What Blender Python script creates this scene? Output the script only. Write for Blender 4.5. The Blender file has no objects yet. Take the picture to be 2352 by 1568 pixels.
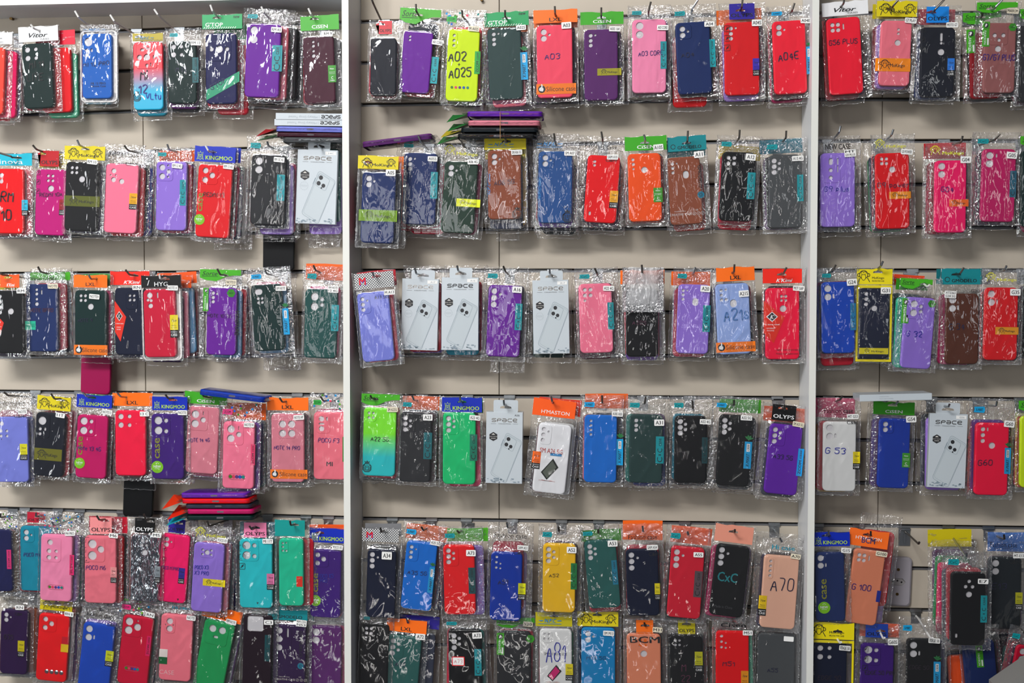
import bpy, math, random
import numpy as np
from mathutils import Matrix, Vector
from mathutils.geometry import tessellate_polygon

random.seed(7)
C = bpy.context.scene.collection
SC = bpy.context.scene

# ------------------------------------------------------------------ camera
F_PX, W_PX, H_PX = 2599.76, 2352.0, 1568.0
PITCH, YAW, ROLL = -0.03222, 0.08684, -0.00055
CAM = np.array([0.29851, -2.71865, -0.68693])
ca, sa, cb, sb, cc, sc_ = (math.cos(PITCH), math.sin(PITCH), math.cos(YAW),
                           math.sin(YAW), math.cos(ROLL), math.sin(ROLL))
ROT = (np.array([[cb, -sb, 0], [sb, cb, 0], [0, 0, 1]])
       @ np.array([[1, 0, 0], [0, ca, -sa], [0, sa, ca]])
       @ np.array([[cc, 0, sc_], [0, 1, 0], [-sc_, 0, cc]]))
cam_data = bpy.data.cameras.new('camera')
cam_data.sensor_width = 36.0
cam_data.lens = F_PX * 36.0 / W_PX
cam_data.clip_start = 0.05
cam_data.dof.use_dof = True
cam_data.dof.focus_distance = 2.6
cam_data.dof.aperture_fstop = 2.0
cam = bpy.data.objects.new('camera', cam_data)
C.objects.link(cam)
mw = Matrix.Identity(4)
for i in range(3):
    mw[i][0], mw[i][1], mw[i][2], mw[i][3] = ROT[i, 0], ROT[i, 2], -ROT[i, 1], CAM[i]
cam.matrix_world = mw
SC.camera = cam

# ------------------------------------------------------------------ world, lamps, exposure
SC.view_settings.view_transform = 'Standard'
SC.view_settings.look = 'None'
SC.view_settings.exposure = -0.08
SC.view_settings.gamma = 1.0
SC.view_settings.use_curve_mapping = False
SC.cycles.transparent_max_bounces = 32
SC.cycles.max_bounces = 4
SC.cycles.diffuse_bounces = 2
SC.cycles.glossy_bounces = 2
SC.cycles.adaptive_threshold = 0.04
SC.cycles.use_adaptive_sampling = True
SC.cycles.caustics_reflective = False
SC.cycles.caustics_refractive = False
w = bpy.data.worlds.new('world')
SC.world = w
w.use_nodes = True
w.node_tree.nodes['Background'].inputs[0].default_value = (0.80, 0.86, 1.0, 1)
w.node_tree.nodes['Background'].inputs[1].default_value = 0.09


def lamp(name, loc, target, sx, sy, power, col=(1, 1, 1)):
    d = bpy.data.lights.new(name, 'AREA')
    d.shape = 'RECTANGLE'
    d.size, d.size_y, d.energy, d.color = sx, sy, power, col
    o = bpy.data.objects.new(name, d)
    C.objects.link(o)
    o.location = loc
    v = Vector(target) - Vector(loc)
    o.rotation_euler = v.to_track_quat('-Z', 'Y').to_euler()
    return o


# shop lighting: ceiling tubes parallel to the display wall, panels further back, then unseen fill lamps added for film highlights
lamp('ceiling_tube_light', (-0.55, -1.60, 1.25), (-0.4, 0, -0.9), 1.25, 0.06, 7, (1.0, 0.955, 0.90))
lamp('ceiling_tube_light', (0.45, -2.2, 1.4), (0.1, 0, -0.9), 1.25, 0.06, 3, (1.0, 0.95, 0.88))
lamp('ceiling_panel_light', (-1.15, -3.7, 1.62), (-0.72, 0, -0.95), 1.3, 0.36, 124, (0.99, 0.985, 0.99))
lamp('ceiling_panel_light', (-1.9, -2.9, 1.0), (-0.8, 0, -1.0), 0.28, 0.9, 34, (0.97, 0.98, 1.0))
lamp('left_fill_light', (-2.9, -2.0, -0.6), (-0.5, 0, -1.0), 0.30, 1.5, 22, (0.95, 0.98, 1.0))  # added tall fill at the left, for sheen and edge streaks on the film
lamp('right_fill_light', (2.0, -3.4, -0.2), (0.1, 0, -0.7), 0.14, 1.2, 3, (0.95, 0.98, 1.0))  # matching weak upright fill added on the right for streaks
lamp('low_glint_light', (-0.4, -2.9, -2.3), (-0.3, 0, -1.0), 1.5, 0.04, 3.2, (1.0, 0.97, 0.93))  # thin low lamp added so the lower rows catch glints
lamp('sheen_fill_light', (-1.0, -5.5, -0.35), (-0.3, 0, -0.75), 1.1, 0.9, 10, (0.98, 0.985, 1.0))  # broad dim emitter added behind the camera for soft reflected patches
# upright strip lamps added to put vertical streaks on the film
lamp('streak_strip_light', (-1.55, -4.3, -0.6), (-1.0, 0, -0.7), 0.05, 1.7, 6, (1.0, 0.98, 0.95))
lamp('streak_strip_light', (-0.35, -4.5, -0.6), (-0.3, 0, -0.7), 0.05, 1.7, 6, (1.0, 0.98, 0.95))
lamp('streak_strip_light', (0.95, -4.4, -0.5), (0.3, 0, -0.6), 0.05, 1.7, 5, (1.0, 0.98, 0.95))


# ------------------------------------------------------------------ pixel of the photograph -> point at a given distance off the wall
def at(px, py, d=0.0):
    v = ROT @ np.array([(px - W_PX / 2) / F_PX, 1.0, -(py - H_PX / 2) / F_PX])
    t = (-d - CAM[1]) / v[1]
    p = CAM + v * t
    return float(p[0]), float(p[2])


# ------------------------------------------------------------------ materials
MATS = {}


def lin(h):
    h = h.lstrip('#')
    out = []
    for i in (0, 2, 4):
        c = int(h[i:i + 2], 16) / 255
        out.append(c / 12.92 if c <= 0.04045 else ((c + 0.055) / 1.055) ** 2.4)
    return out


def mat(name, col, rough=0.5, metal=0.0, spec=0.5, noise=0.0, coat=0.0):
    key = (name, str(col), rough, metal)
    if key in MATS:
        return MATS[key]
    m = bpy.data.materials.new(name)
    m.use_nodes = True
    nt = m.node_tree
    b = nt.nodes['Principled BSDF']
    c = lin(col) if isinstance(col, str) else col
    b.inputs['Base Color'].default_value = (*c, 1)
    b.inputs['Roughness'].default_value = rough
    b.inputs['Metallic'].default_value = metal
    b.inputs['Specular IOR Level'].default_value = spec
    b.inputs['Coat Weight'].default_value = coat
    b.inputs['Coat Roughness'].default_value = 0.15
    if noise:
        tc = nt.nodes.new('ShaderNodeTexCoord')
        n = nt.nodes.new('ShaderNodeTexNoise')
        n.inputs['Scale'].default_value = 9
        n.inputs['Detail'].default_value = 5
        nt.links.new(tc.outputs['Object'], n.inputs['Vector'])
        r = nt.nodes.new('ShaderNodeValToRGB')
        r.color_ramp.elements[0].position = 0.3
        r.color_ramp.elements[1].position = 0.75
        r.color_ramp.elements[0].color = (*[x * (1 - noise) for x in c], 1)
        r.color_ramp.elements[1].color = (*[min(1, x * (1 + noise * 0.5)) for x in c], 1)
        nt.links.new(n.outputs['Fac'], r.inputs['Fac'])
        nt.links.new(r.outputs['Color'], b.inputs['Base Color'])
    MATS[key] = m
    return m


def case_mat(col):
    """matt silicone / TPU with a very fine grain"""
    key = ('silicone', col)
    if key in MATS:
        return MATS[key]
    m = bpy.data.materials.new('silicone_' + col.strip('#'))
    m.use_nodes = True
    nt = m.node_tree
    b = nt.nodes['Principled BSDF']
    c = [v ** 1.18 for v in lin(col)]
    b.inputs['Base Color'].default_value = (*c, 1)
    b.inputs['Roughness'].default_value = 0.5
    b.inputs['Specular IOR Level'].default_value = 0.2
    tc = nt.nodes.new('ShaderNodeTexCoord')
    n = nt.nodes.new('ShaderNodeTexNoise')
    n.inputs['Scale'].default_value = 900
    bp = nt.nodes.new('ShaderNodeBump')
    bp.inputs['Strength'].default_value = 0.06
    nt.links.new(tc.outputs['Object'], n.inputs['Vector'])
    nt.links.new(n.outputs['Fac'], bp.inputs['Height'])
    nt.links.new(bp.outputs['Normal'], b.inputs['Normal'])
    MATS[key] = m
    return m


def gradient_mat(name, top, bottom, z0, z1):
    m = bpy.data.materials.new(name)
    m.use_nodes = True
    nt = m.node_tree
    b = nt.nodes['Principled BSDF']
    b.inputs['Roughness'].default_value = 0.35
    tc = nt.nodes.new('ShaderNodeTexCoord')
    sp = nt.nodes.new('ShaderNodeSeparateXYZ')
    mr = nt.nodes.new('ShaderNodeMapRange')
    mr.inputs['From Min'].default_value = z0
    mr.inputs['From Max'].default_value = z1
    r = nt.nodes.new('ShaderNodeValToRGB')
    r.color_ramp.elements[0].position = 0.28
    r.color_ramp.elements[1].position = 0.62
    r.color_ramp.elements[0].color = (*lin(bottom), 1)
    r.color_ramp.elements[1].color = (*lin(top), 1)
    nt.links.new(tc.outputs['Object'], sp.inputs[0])
    nt.links.new(sp.outputs['Z'], mr.inputs['Value'])
    nt.links.new(mr.outputs[0], r.inputs[0])
    nt.links.new(r.outputs[0], b.inputs['Base Color'])
    return m


def film_mat(name, tint=(1, 1, 1), haze=0.035, bump=0.5, seed=0.0, gloss=1.0, scale=1.0):
    """thin clear polypropylene film: see-through, glossy, finely crinkled"""
    m = bpy.data.materials.new(name)
    m.use_nodes = True
    nt = m.node_tree
    nt.nodes.clear()
    N = nt.nodes.new
    out = N('ShaderNodeOutputMaterial')
    tr = N('ShaderNodeBsdfTransparent')
    tr.inputs[0].default_value = (*tint, 1)
    gl = N('ShaderNodeBsdfGlossy')
    gl.inputs['Roughness'].default_value = 0.07
    gl.inputs['Color'].default_value = (1, 1, 1, 1)
    df = N('ShaderNodeBsdfDiffuse')
    df.inputs[0].default_value = (0.85, 0.85, 0.86, 1)
    fr = N('ShaderNodeFresnel')
    fr.inputs[0].default_value = 1.5
    mu = N('ShaderNodeMath')
    mu.operation = 'MULTIPLY'
    mu.inputs[1].default_value = 1.15 * gloss
    mu.use_clamp = True
    tc = N('ShaderNodeTexCoord')
    mp = N('ShaderNodeMapping')
    mp.inputs['Location'].default_value = (seed, seed * 1.7, seed * 0.6)
    mp.inputs['Rotation'].default_value = (0, 0.5 + seed, 0)
    mp.inputs['Scale'].default_value = (1.0, 1.0, 0.42)
    n1 = N('ShaderNodeTexNoise')
    n1.inputs['Scale'].default_value = 38 * scale
    n1.inputs['Detail'].default_value = 1.5
    n1.inputs['Distortion'].default_value = 1.6
    n2 = N('ShaderNodeTexNoise')
    n2.inputs['Scale'].default_value = 24 * scale
    n2.inputs['Detail'].default_value = 0
    rs_ = N('ShaderNodeMath')
    rs_.operation = 'SUBTRACT'
    rs_.inputs[1].default_value = 0.5
    ra_ = N('ShaderNodeMath')
    ra_.operation = 'ABSOLUTE'
    n1.noise_dimensions = '3D'
    at_ = N('ShaderNodeAttribute')
    at_.attribute_name = 'crinkle'
    n3 = N('ShaderNodeTexNoise')
    n3.inputs['Scale'].default_value = 210
    n3.inputs['Detail'].default_value = 0
    cm = N('ShaderNodeMath')
    cm.operation = 'MULTIPLY'
    ad2 = N('ShaderNodeMath')
    ad2.operation = 'MULTIPLY_ADD'
    ad2.inputs[1].default_value = 2.2
    ad = N('ShaderNodeMath')
    ad.operation = 'MULTIPLY_ADD'
    ad.inputs[1].default_value = 0.7
    bp = N('ShaderNodeBump')
    bp.inputs['Strength'].default_value = bump
    bp.inputs['Distance'].default_value = 0.004
    L = nt.links.new
    L(tc.outputs['Object'], mp.inputs[0])
    L(mp.outputs[0], n1.inputs['Vector'])
    L(mp.outputs[0], n2.inputs['Vector'])
    L(n2.outputs['Fac'], rs_.inputs[0])
    L(rs_.outputs[0], ra_.inputs[0])
    L(ra_.outputs[0], ad.inputs[0])
    L(n1.outputs['Fac'], ad.inputs[2])
    L(tc.outputs['Object'], n3.inputs['Vector'])
    L(n3.outputs['Fac'], cm.inputs[0])
    L(at_.outputs['Fac'], cm.inputs[1])
    L(cm.outputs[0], ad2.inputs[0])
    L(ad.outputs[0], ad2.inputs[2])
    L(ad2.outputs[0], bp.inputs['Height'])
    for s in (gl, fr, df):
        L(bp.outputs['Normal'], s.inputs['Normal'])
    mn = N('ShaderNodeMath')
    mn.operation = 'MINIMUM'
    mn.inputs[1].default_value = 0.38 * min(gloss, 2.4)
    L(fr.outputs[0], mu.inputs[0])
    L(mu.outputs[0], mn.inputs[0])
    m1 = N('ShaderNodeMixShader')
    hz_ = N('ShaderNodeMath')
    hz_.operation = 'MULTIPLY_ADD'
    hz_.inputs[1].default_value = 0.032
    hz_.inputs[2].default_value = haze
    L(at_.outputs['Fac'], hz_.inputs[0])
    L(hz_.outputs[0], m1.inputs[0])
    gb = N('ShaderNodeMath')
    gb.operation = 'MULTIPLY_ADD'
    gb.inputs[1].default_value = 1.7 * gloss
    gb.inputs[2].default_value = 1.15 * gloss
    L(at_.outputs['Fac'], gb.inputs[0])
    L(gb.outputs[0], mu.inputs[1])
    L(tr.outputs[0], m1.inputs[1])
    L(df.outputs[0], m1.inputs[2])
    m2 = N('ShaderNodeMixShader')
    L(mn.outputs[0], m2.inputs[0])
    L(m1.outputs[0], m2.inputs[1])
    L(gl.outputs[0], m2.inputs[2])
    L(m2.outputs[0], out.inputs[0])
    return m


FILMS = [film_mat('clear_film', seed=s, haze=0.006 + 0.003 * (i % 3), bump=0.26 + 0.08 * (i % 3)) for i, s in
         enumerate((0.0, 1.3, 2.9, 4.2, 5.5, 7.1))]
WELD = film_mat('welded_film_edge', seed=2.3, haze=0.22, bump=1.0, scale=3.0, gloss=2.6)
CRUMPLED = film_mat('crumpled_film', seed=3.3, haze=0.34, bump=1.0, scale=1.5, gloss=2.0)
FOIL = film_mat('mirror_film', seed=9.3, haze=0.05, bump=1.0, scale=0.8, gloss=9.0)

INK = mat('black_ink', '#101014', 0.5)
WHITE_PRINT = mat('white_print', '#f2f2f2', 0.5)
PEN = {'': mat('marker_ink_blue_black', '#10103c', 0.5), 'b': mat('marker_ink_blue', '#1420a8', 0.5),
       'p': mat('marker_ink_violet', '#38127a', 0.5), 'k': mat('marker_ink_black', '#08080a', 0.5),
       'f': mat('marker_ink_faded', '#4f7ec0', 0.6), 'r': mat('marker_ink_dark_red', '#4a1030', 0.6),
       'd': mat('marker_ink_dim', '#241225', 0.6)}
PAPER = mat('white_sticker_paper', '#f3f2ee', 0.45)
INSERT = mat('grey_white_card', '#d8d5d8', 0.7)
STEEL = mat('zinc_plated_steel', '#a9adb0', 0.32, 1.0)
DARKSTEEL = mat('worn_steel_wire', '#6e6963', 0.38, 1.0)
WHITEWIRE = mat('white_coated_wire', '#e8e6e2', 0.35)


# ------------------------------------------------------------------ mesh helpers
class MB:
    def __init__(s):
        s.v, s.f = [], []

    def add(s, vs, fs):
        o = len(s.v)
        s.v.extend(vs)
        s.f.extend([tuple(i + o for i in f) for f in fs])
        return s

    def box(s, x0, x1, y0, y1, z0, z1, b=0.0):
        if b <= 0:
            return s.add([(x0, y0, z0), (x1, y0, z0), (x1, y1, z0), (x0, y1, z0), (x0, y0, z1), (x1, y0, z1),
                          (x1, y1, z1), (x0, y1, z1)],
                         [(0, 3, 2, 1), (4, 5, 6, 7), (0, 1, 5, 4), (1, 2, 6, 5), (2, 3, 7, 6), (3, 0, 4, 7)])
        # front (low y) edges chamfered
        vs = [(x0 + b, y0, z0 + b), (x1 - b, y0, z0 + b), (x1 - b, y0, z1 - b), (x0 + b, y0, z1 - b),
              (x0, y0 + b, z0), (x1, y0 + b, z0), (x1, y0 + b, z1), (x0, y0 + b, z1),
              (x0, y1, z0), (x1, y1, z0), (x1, y1, z1), (x0, y1, z1)]
        fs = [(0, 1, 2, 3), (4, 5, 1, 0), (5, 6, 2, 1), (6, 7, 3, 2), (7, 4, 0, 3), (8, 9, 5, 4), (9, 10, 6, 5),
              (10, 11, 7, 6), (11, 8, 4, 7), (11, 10, 9, 8)]
        return s.add(vs, fs)

    def tube(s, pts, r, n=8, cap=True):
        pts = [Vector(p) for p in pts]
        rings = []
        for i, p in enumerate(pts):
            a = pts[max(0, i - 1)]
            b = pts[min(len(pts) - 1, i + 1)]
            t = (b - a).normalized()
            u = t.cross(Vector((0.3, 0.1, 1))).normalized()
            if u.length < 0.1:
                u = t.cross(Vector((1, 0, 0))).normalized()
            v = t.cross(u)
            rings.append([tuple(p + (u * math.cos(k * 2 * math.pi / n) + v * math.sin(k * 2 * math.pi / n)) * r)
                          for k in range(n)])
        o = len(s.v)
        for rg in rings:
            s.v.extend(rg)
        for i in range(len(rings) - 1):
            for k in range(n):
                k2 = (k + 1) % n
                s.f.append((o + i * n + k, o + i * n + k2, o + (i + 1) * n + k2, o + (i + 1) * n + k))
        if cap:
            s.f.append(tuple(o + k for k in range(n))[::-1])
            s.f.append(tuple(o + (len(rings) - 1) * n + k for k in range(n)))
        return s

    def poly(s, outer, holes, y, flip=False):
        """flat face in the XZ plane, facing the viewer (-Y)"""
        loops = [outer] + list(holes)
        allp = [p for lp in loops for p in lp]
        tris = tessellate_polygon([[Vector((p[0], p[1], 0)) for p in lp] for lp in loops])
        fs = []
        for t in tris:
            a, b, c = (allp[i] for i in t)
            cr = (b[0] - a[0]) * (c[1] - a[1]) - (b[1] - a[1]) * (c[0] - a[0])
            if abs(cr) < 1e-14:
                continue
            fs.append(tuple(t) if (cr > 0) != flip else tuple(t)[::-1])
        return s.add([(p[0], y, p[1]) for p in allp], fs)

    def wall(s, loop, y0, y1, inward=False):
        n = len(loop)
        vs = [(p[0], y0, p[1]) for p in loop] + [(p[0], y1, p[1]) for p in loop]
        fs = []
        for i in range(n):
            j = (i + 1) % n
            f = (i, n + i, n + j, j)
            fs.append(f if not inward else f[::-1])
        return s.add(vs, fs)

    def mesh(s, name, smooth=False):
        me = bpy.data.meshes.new(name)
        me.from_pydata(s.v, [], s.f)
        if smooth:
            me.shade_smooth()
        return me


def put(name, me, m, parent=None):
    if isinstance(me, MB):
        me = me.mesh(name)
    if m is not None and not me.materials:
        me.materials.append(m)
        if me.get('weld'):
            me.materials.append(WELD)
    o = bpy.data.objects.new(name, me)
    C.objects.link(o)
    if parent is not None:
        o.parent = parent
    return o


def empty(name, loc, label, cat, group=None):
    o = bpy.data.objects.new(name, None)
    o.empty_display_size = 0.01
    C.objects.link(o)
    o.location = loc
    o['label'], o['category'] = label, cat
    if group:
        o['group'] = group
    return o


def rrect(x0, z0, x1, z1, r, n=5):
    pts = []
    r = min(r, abs(x1 - x0) / 2 * 0.999, abs(z1 - z0) / 2 * 0.999)
    for cx, cz, a0 in ((x1 - r, z1 - r, 0), (x0 + r, z1 - r, 90), (x0 + r, z0 + r, 180), (x1 - r, z0 + r, 270)):
        for k in range(n + 1):
            a = math.radians(a0 + 90 * k / n)
            pts.append((cx + r * math.cos(a), cz + r * math.sin(a)))
    return pts


def ell(cx, cz, rx, rz, n=18):
    return [(cx + rx * math.cos(2 * math.pi * k / n), cz + rz * math.sin(2 * math.pi * k / n)) for k in range(n)]


def rect(x0, z0, x1, z1):
    return [(x0, z0), (x1, z0), (x1, z1), (x0, z1)]


# ------------------------------------------------------------------ lettering: marker strokes and printed type
G = {'A': '002640 1232', 'B': '00063645430333423000', 'C': '4536160501103041', 'D': '00062644422000',
     'E': '46060040 0333', 'F': '460600 0333', 'G': '45361605011030414323', 'H': '0006 4046 0343', 'I': '1016',
     'J': '16363120100102', 'K': '0006 460340', 'L': '060040', 'M': '0006234640', 'N': '00064046', 'O': '160501103041453616',
     'P': '00063645443303', 'R': '00063645443303 1340', 'S': '4536160504334241301001', 'T': '0646 2026',
     'U': '060110304146', 'V': '062046', 'W': '0610233046', 'X': '0046 0640', 'Y': '062346 2320', 'Z': '06460040',
     '0': '160501103041453616', '1': '042620', '2': '05163645440040', '3': '0516364544233342413010 01',
     '4': '30360242', '5': '460604344341301001', '6': '3615020110304142331302', '7': '064620',
     '8': '160504133344453616 1302011030414233', '9': '44331304051636454430', '+': '2125 0343', '/': '0046',
     'a': '3414030110313430', 'e': '023233241403011030', 'i': '0003 0506', 'l': '1016', 'n': '0004 0314243330',
     'o': '140301102031332414', 'p': '0004 042433322101', 'r': '0004 031424', 's': '3324140312223120 1001',
     't': '161120 0434', 'u': '0401102031 3430', 'w': '0410233044', 'c': '3324140301102031', '.': '0001',
     'm': '0004 031423 23343330', 'z': '04340030', 'f': '361510 0434', 'k': '0006 340230', 'q': '30'}
SPG = {'s': '440402424000', 'p': '0004444202', 'a': '0444400002 4202', 'c': '44040040', 'e': '400004444202'}


def pairs(s):
    s = s.replace(' ', '')
    return [(int(s[i]), int(s[i + 1])) for i in range(0, len(s) - 1, 2)]


def ribbon(b, pts, w, y):
    n = len(pts)
    if n < 2:
        return
    vs = []
    for i in range(n):
        a, c = pts[max(0, i - 1)], pts[min(n - 1, i + 1)]
        dx, dz = c[0] - a[0], c[1] - a[1]
        L = math.hypot(dx, dz) or 1
        nx, nz = -dz / L * w / 2, dx / L * w / 2
        ex = dx / L * w * 0.3 * (-1 if i == 0 else 1 if i == n - 1 else 0)
        ez = dz / L * w * 0.3 * (-1 if i == 0 else 1 if i == n - 1 else 0)
        x, z = pts[i][0] + ex, pts[i][1] + ez
        vs += [(x + nx, y, z + nz), (x - nx, y, z - nz)]
    b.add(vs, [(2 * i, 2 * i + 1, 2 * i + 3, 2 * i + 2) for i in range(n - 1)])


def chaikin(p, k=1):
    for _ in range(k):
        if len(p) < 3:
            return p
        q = [p[0]]
        for i in range(len(p) - 1):
            a, c = p[i], p[i + 1]
            if i > 0:
                q.append((a[0] * .75 + c[0] * .25, a[1] * .75 + c[1] * .25))
            if i < len(p) - 2:
                q.append((a[0] * .25 + c[0] * .75, a[1] * .25 + c[1] * .75))
        q.append(p[-1])
        p = q
    return p


def strokes(text, cx, cz, h, wpen, y, rot=0.0, width=None, font=G, smooth=2, slant=0.1, rnd=None):
    """hand-drawn strokes centred on cx,cz with cap height h"""
    lines, x = [], 0.0
    rnd = rnd or random.Random(text)
    for ch in text:
        if ch == ' ':
            x += 3
            continue
        g = font.get(ch)
        if g is None:
            continue
        mx = 0
        jy = rnd.uniform(-.35, .35) if font is G else 0
        for part in g.split(' '):
            if font is G and len(part) % 2:
                part = part[:-1]
            pp = pairs(part)
            if len(pp) < 2:
                continue
            mx = max(mx, max(p[0] for p in pp))
            lines.append(chaikin([(x + p[0] + slant * p[1], p[1] + jy) for p in pp], smooth))
        x += mx + (1.7 if font is G else 1.6)
    tot = max(x - 1.6, 1)
    cap = 6.0 if font is G else 4.0
    s = h / cap
    sx = s * 0.8 if width is None else width / tot
    b = MB()
    c, sn = math.cos(rot), math.sin(rot)
    for ln in lines:
        pts = []
        for px, pz in ln:
            u, v = (px - tot / 2) * sx, (pz - cap / 2) * s
            pts.append((cx + u * c - v * sn, cz + u * sn + v * c))
        ribbon(b, pts, wpen, y)
    return b


_fc = {}


def font_mesh(text, bold, italic):
    """printed type as flat triangles; returns (verts Nx2 from 0,0, faces, width, height)"""
    key = (text, bold, italic)
    if key in _fc:
        return _fc[key]
    cu = bpy.data.curves.new('type', 'FONT')
    cu.body = text
    cu.size = 1.0
    cu.resolution_u = 2
    cu.fill_mode = 'FRONT'
    cu.shear = 0.35 if italic else 0
    ob = bpy.data.objects.new('type', cu)
    C.objects.link(ob)
    dg = bpy.context.evaluated_depsgraph_get()
    dg.update()
    me = bpy.data.meshes.new_from_object(ob.evaluated_get(dg))
    v = [(q.co.x, q.co.y) for q in me.vertices]
    f = [tuple(p.vertices) for p in me.polygons]
    if bold:  # heavier stems: the same outlines struck again a hair to either side
        n0, v0, f0 = len(v), v, f
        v = [(x + d_, z + e_) for d_, e_ in ((-.018, 0), (.018, 0), (0, .012)) for x, z in v0]
        f = [tuple(i + k * n0 for i in t) for k in range(3) for t in f0]
    bpy.data.objects.remove(ob)
    bpy.data.curves.remove(cu)
    bpy.data.meshes.remove(me)
    x0, x1 = min(q[0] for q in v), max(q[0] for q in v)
    y0, y1 = min(q[1] for q in v), max(q[1] for q in v)
    v = [(a - x0, c - y0) for a, c in v]
    _fc[key] = (v, f, x1 - x0, y1 - y0)
    return _fc[key]


def typed(b, text, cx, cz, h, y, width=None, bold=False, italic=False, rot=0.0):
    v, f, w0, h0 = font_mesh(text, bold, italic)
    s = h / h0
    sx = s if width is None else width / w0
    c, sn = math.cos(rot), math.sin(rot)
    vs = []
    n0 = len(v) // 3 if bold else len(v)
    for i, (a, q) in enumerate(v):
        u, z = (a - w0 / 2) * sx, (q - h0 / 2) * s
        vs.append((cx + u * c - z * sn, y - .00004 * (i // n0), cz + u * sn + z * c))
    b.add(vs, f)
    return b


def mirror_mat():
    """crinkled mirror-finish packing"""
    m = mat('mirror_finish', '#c9ced4', 0.06, 1.0)
    nt = m.node_tree
    tc, n, mp, bp = (nt.nodes.new(t) for t in ('ShaderNodeTexCoord', 'ShaderNodeTexNoise', 'ShaderNodeMapping', 'ShaderNodeBump'))
    mp.inputs['Scale'].default_value = (1, 1, .35)
    n.inputs['Scale'].default_value = 60
    n.inputs['Distortion'].default_value = 1.5
    bp.inputs['Strength'].default_value = 1.0
    bp.inputs['Distance'].default_value = .02
    nt.links.new(tc.outputs['Object'], mp.inputs[0])
    nt.links.new(mp.outputs[0], n.inputs['Vector'])
    nt.links.new(n.outputs['Fac'], bp.inputs['Height'])
    nt.links.new(bp.outputs[0], nt.nodes['Principled BSDF'].inputs['Normal'])
    return m

# ------------------------------------------------------------------ colours of the goods (sRGB) and their names
COL = {'black': '#131417', 'charcoal': '#37383b', 'grey': '#5c5f61', 'navy': '#13203f', 'navy blue': '#1c3871',
       'dark navy': '#10192c', 'midnight': '#0e1224', 'blue': '#0f55c4', 'royal blue': '#0b44b0', 'bright blue': '#0c7fdc',
       'mid blue': '#1f6fc4', 'steel blue': '#2b5f9c', 'sky blue': '#1595cf', 'cyan': '#35cfd6', 'turquoise': '#27cfa6',
       'teal': '#0f8a80', 'teal green': '#225e5a', 'dark green': '#123431', 'slate green': '#35514f',
       'bottle green': '#0e3a38', 'olive green': '#2f4a3c', 'sea green': '#2f6d68', 'green': '#17a862',
       'mint green': '#26cf84', 'mint': '#55c9a0', 'red': '#ea1220', 'bright red': '#f4101c', 'dark red': '#9c0f20',
       'crimson': '#d80f45', 'red pink': '#ff1f42', 'rose red': '#e02040', 'hot pink': '#ff1077', 'neon pink': '#ff1550',
       'coral pink': '#ff5f78', 'coral': '#ff5a48', 'pink': '#ff8aa6', 'baby pink': '#ff9cc0', 'salmon pink': '#f98796',
       'dusty pink': '#e48f9e', 'rose': '#a86f6d', 'magenta': '#cf1489', 'deep magenta': '#a60a5a', 'cerise': '#d01272',
       'peach': '#f5c3aa', 'apricot': '#f09a78', 'orange': '#ff6416', 'yellow': '#fccb22', 'neon yellow': '#dcf516',
       'lavender': '#a384e0', 'periwinkle': '#8a92e2', 'pale blue': '#a6bdf0', 'lilac': '#b48fe8', 'purple': '#7c2ba8',
       'violet': '#7430b4', 'plum': '#6a2c78', 'deep purple': '#4b1286', 'dark purple': '#3c1a52', 'maroon': '#551a35',
       'aubergine': '#2b1024', 'brown': '#9c5a3e', 'dark brown': '#6a3c28', 'white': '#eeeeec', 'pure white': '#f8f8fa',
       'indigo': '#171a5c', 'clear': '#b9bcbf', 'brick red': '#b03a2a', 'slate': '#454b5e', 'light blue': '#74b4e0',
       'brassy': '#8a6c3a', 'teal blue': '#1a9ab2', 'dark slate': '#1f2a31'}

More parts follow.
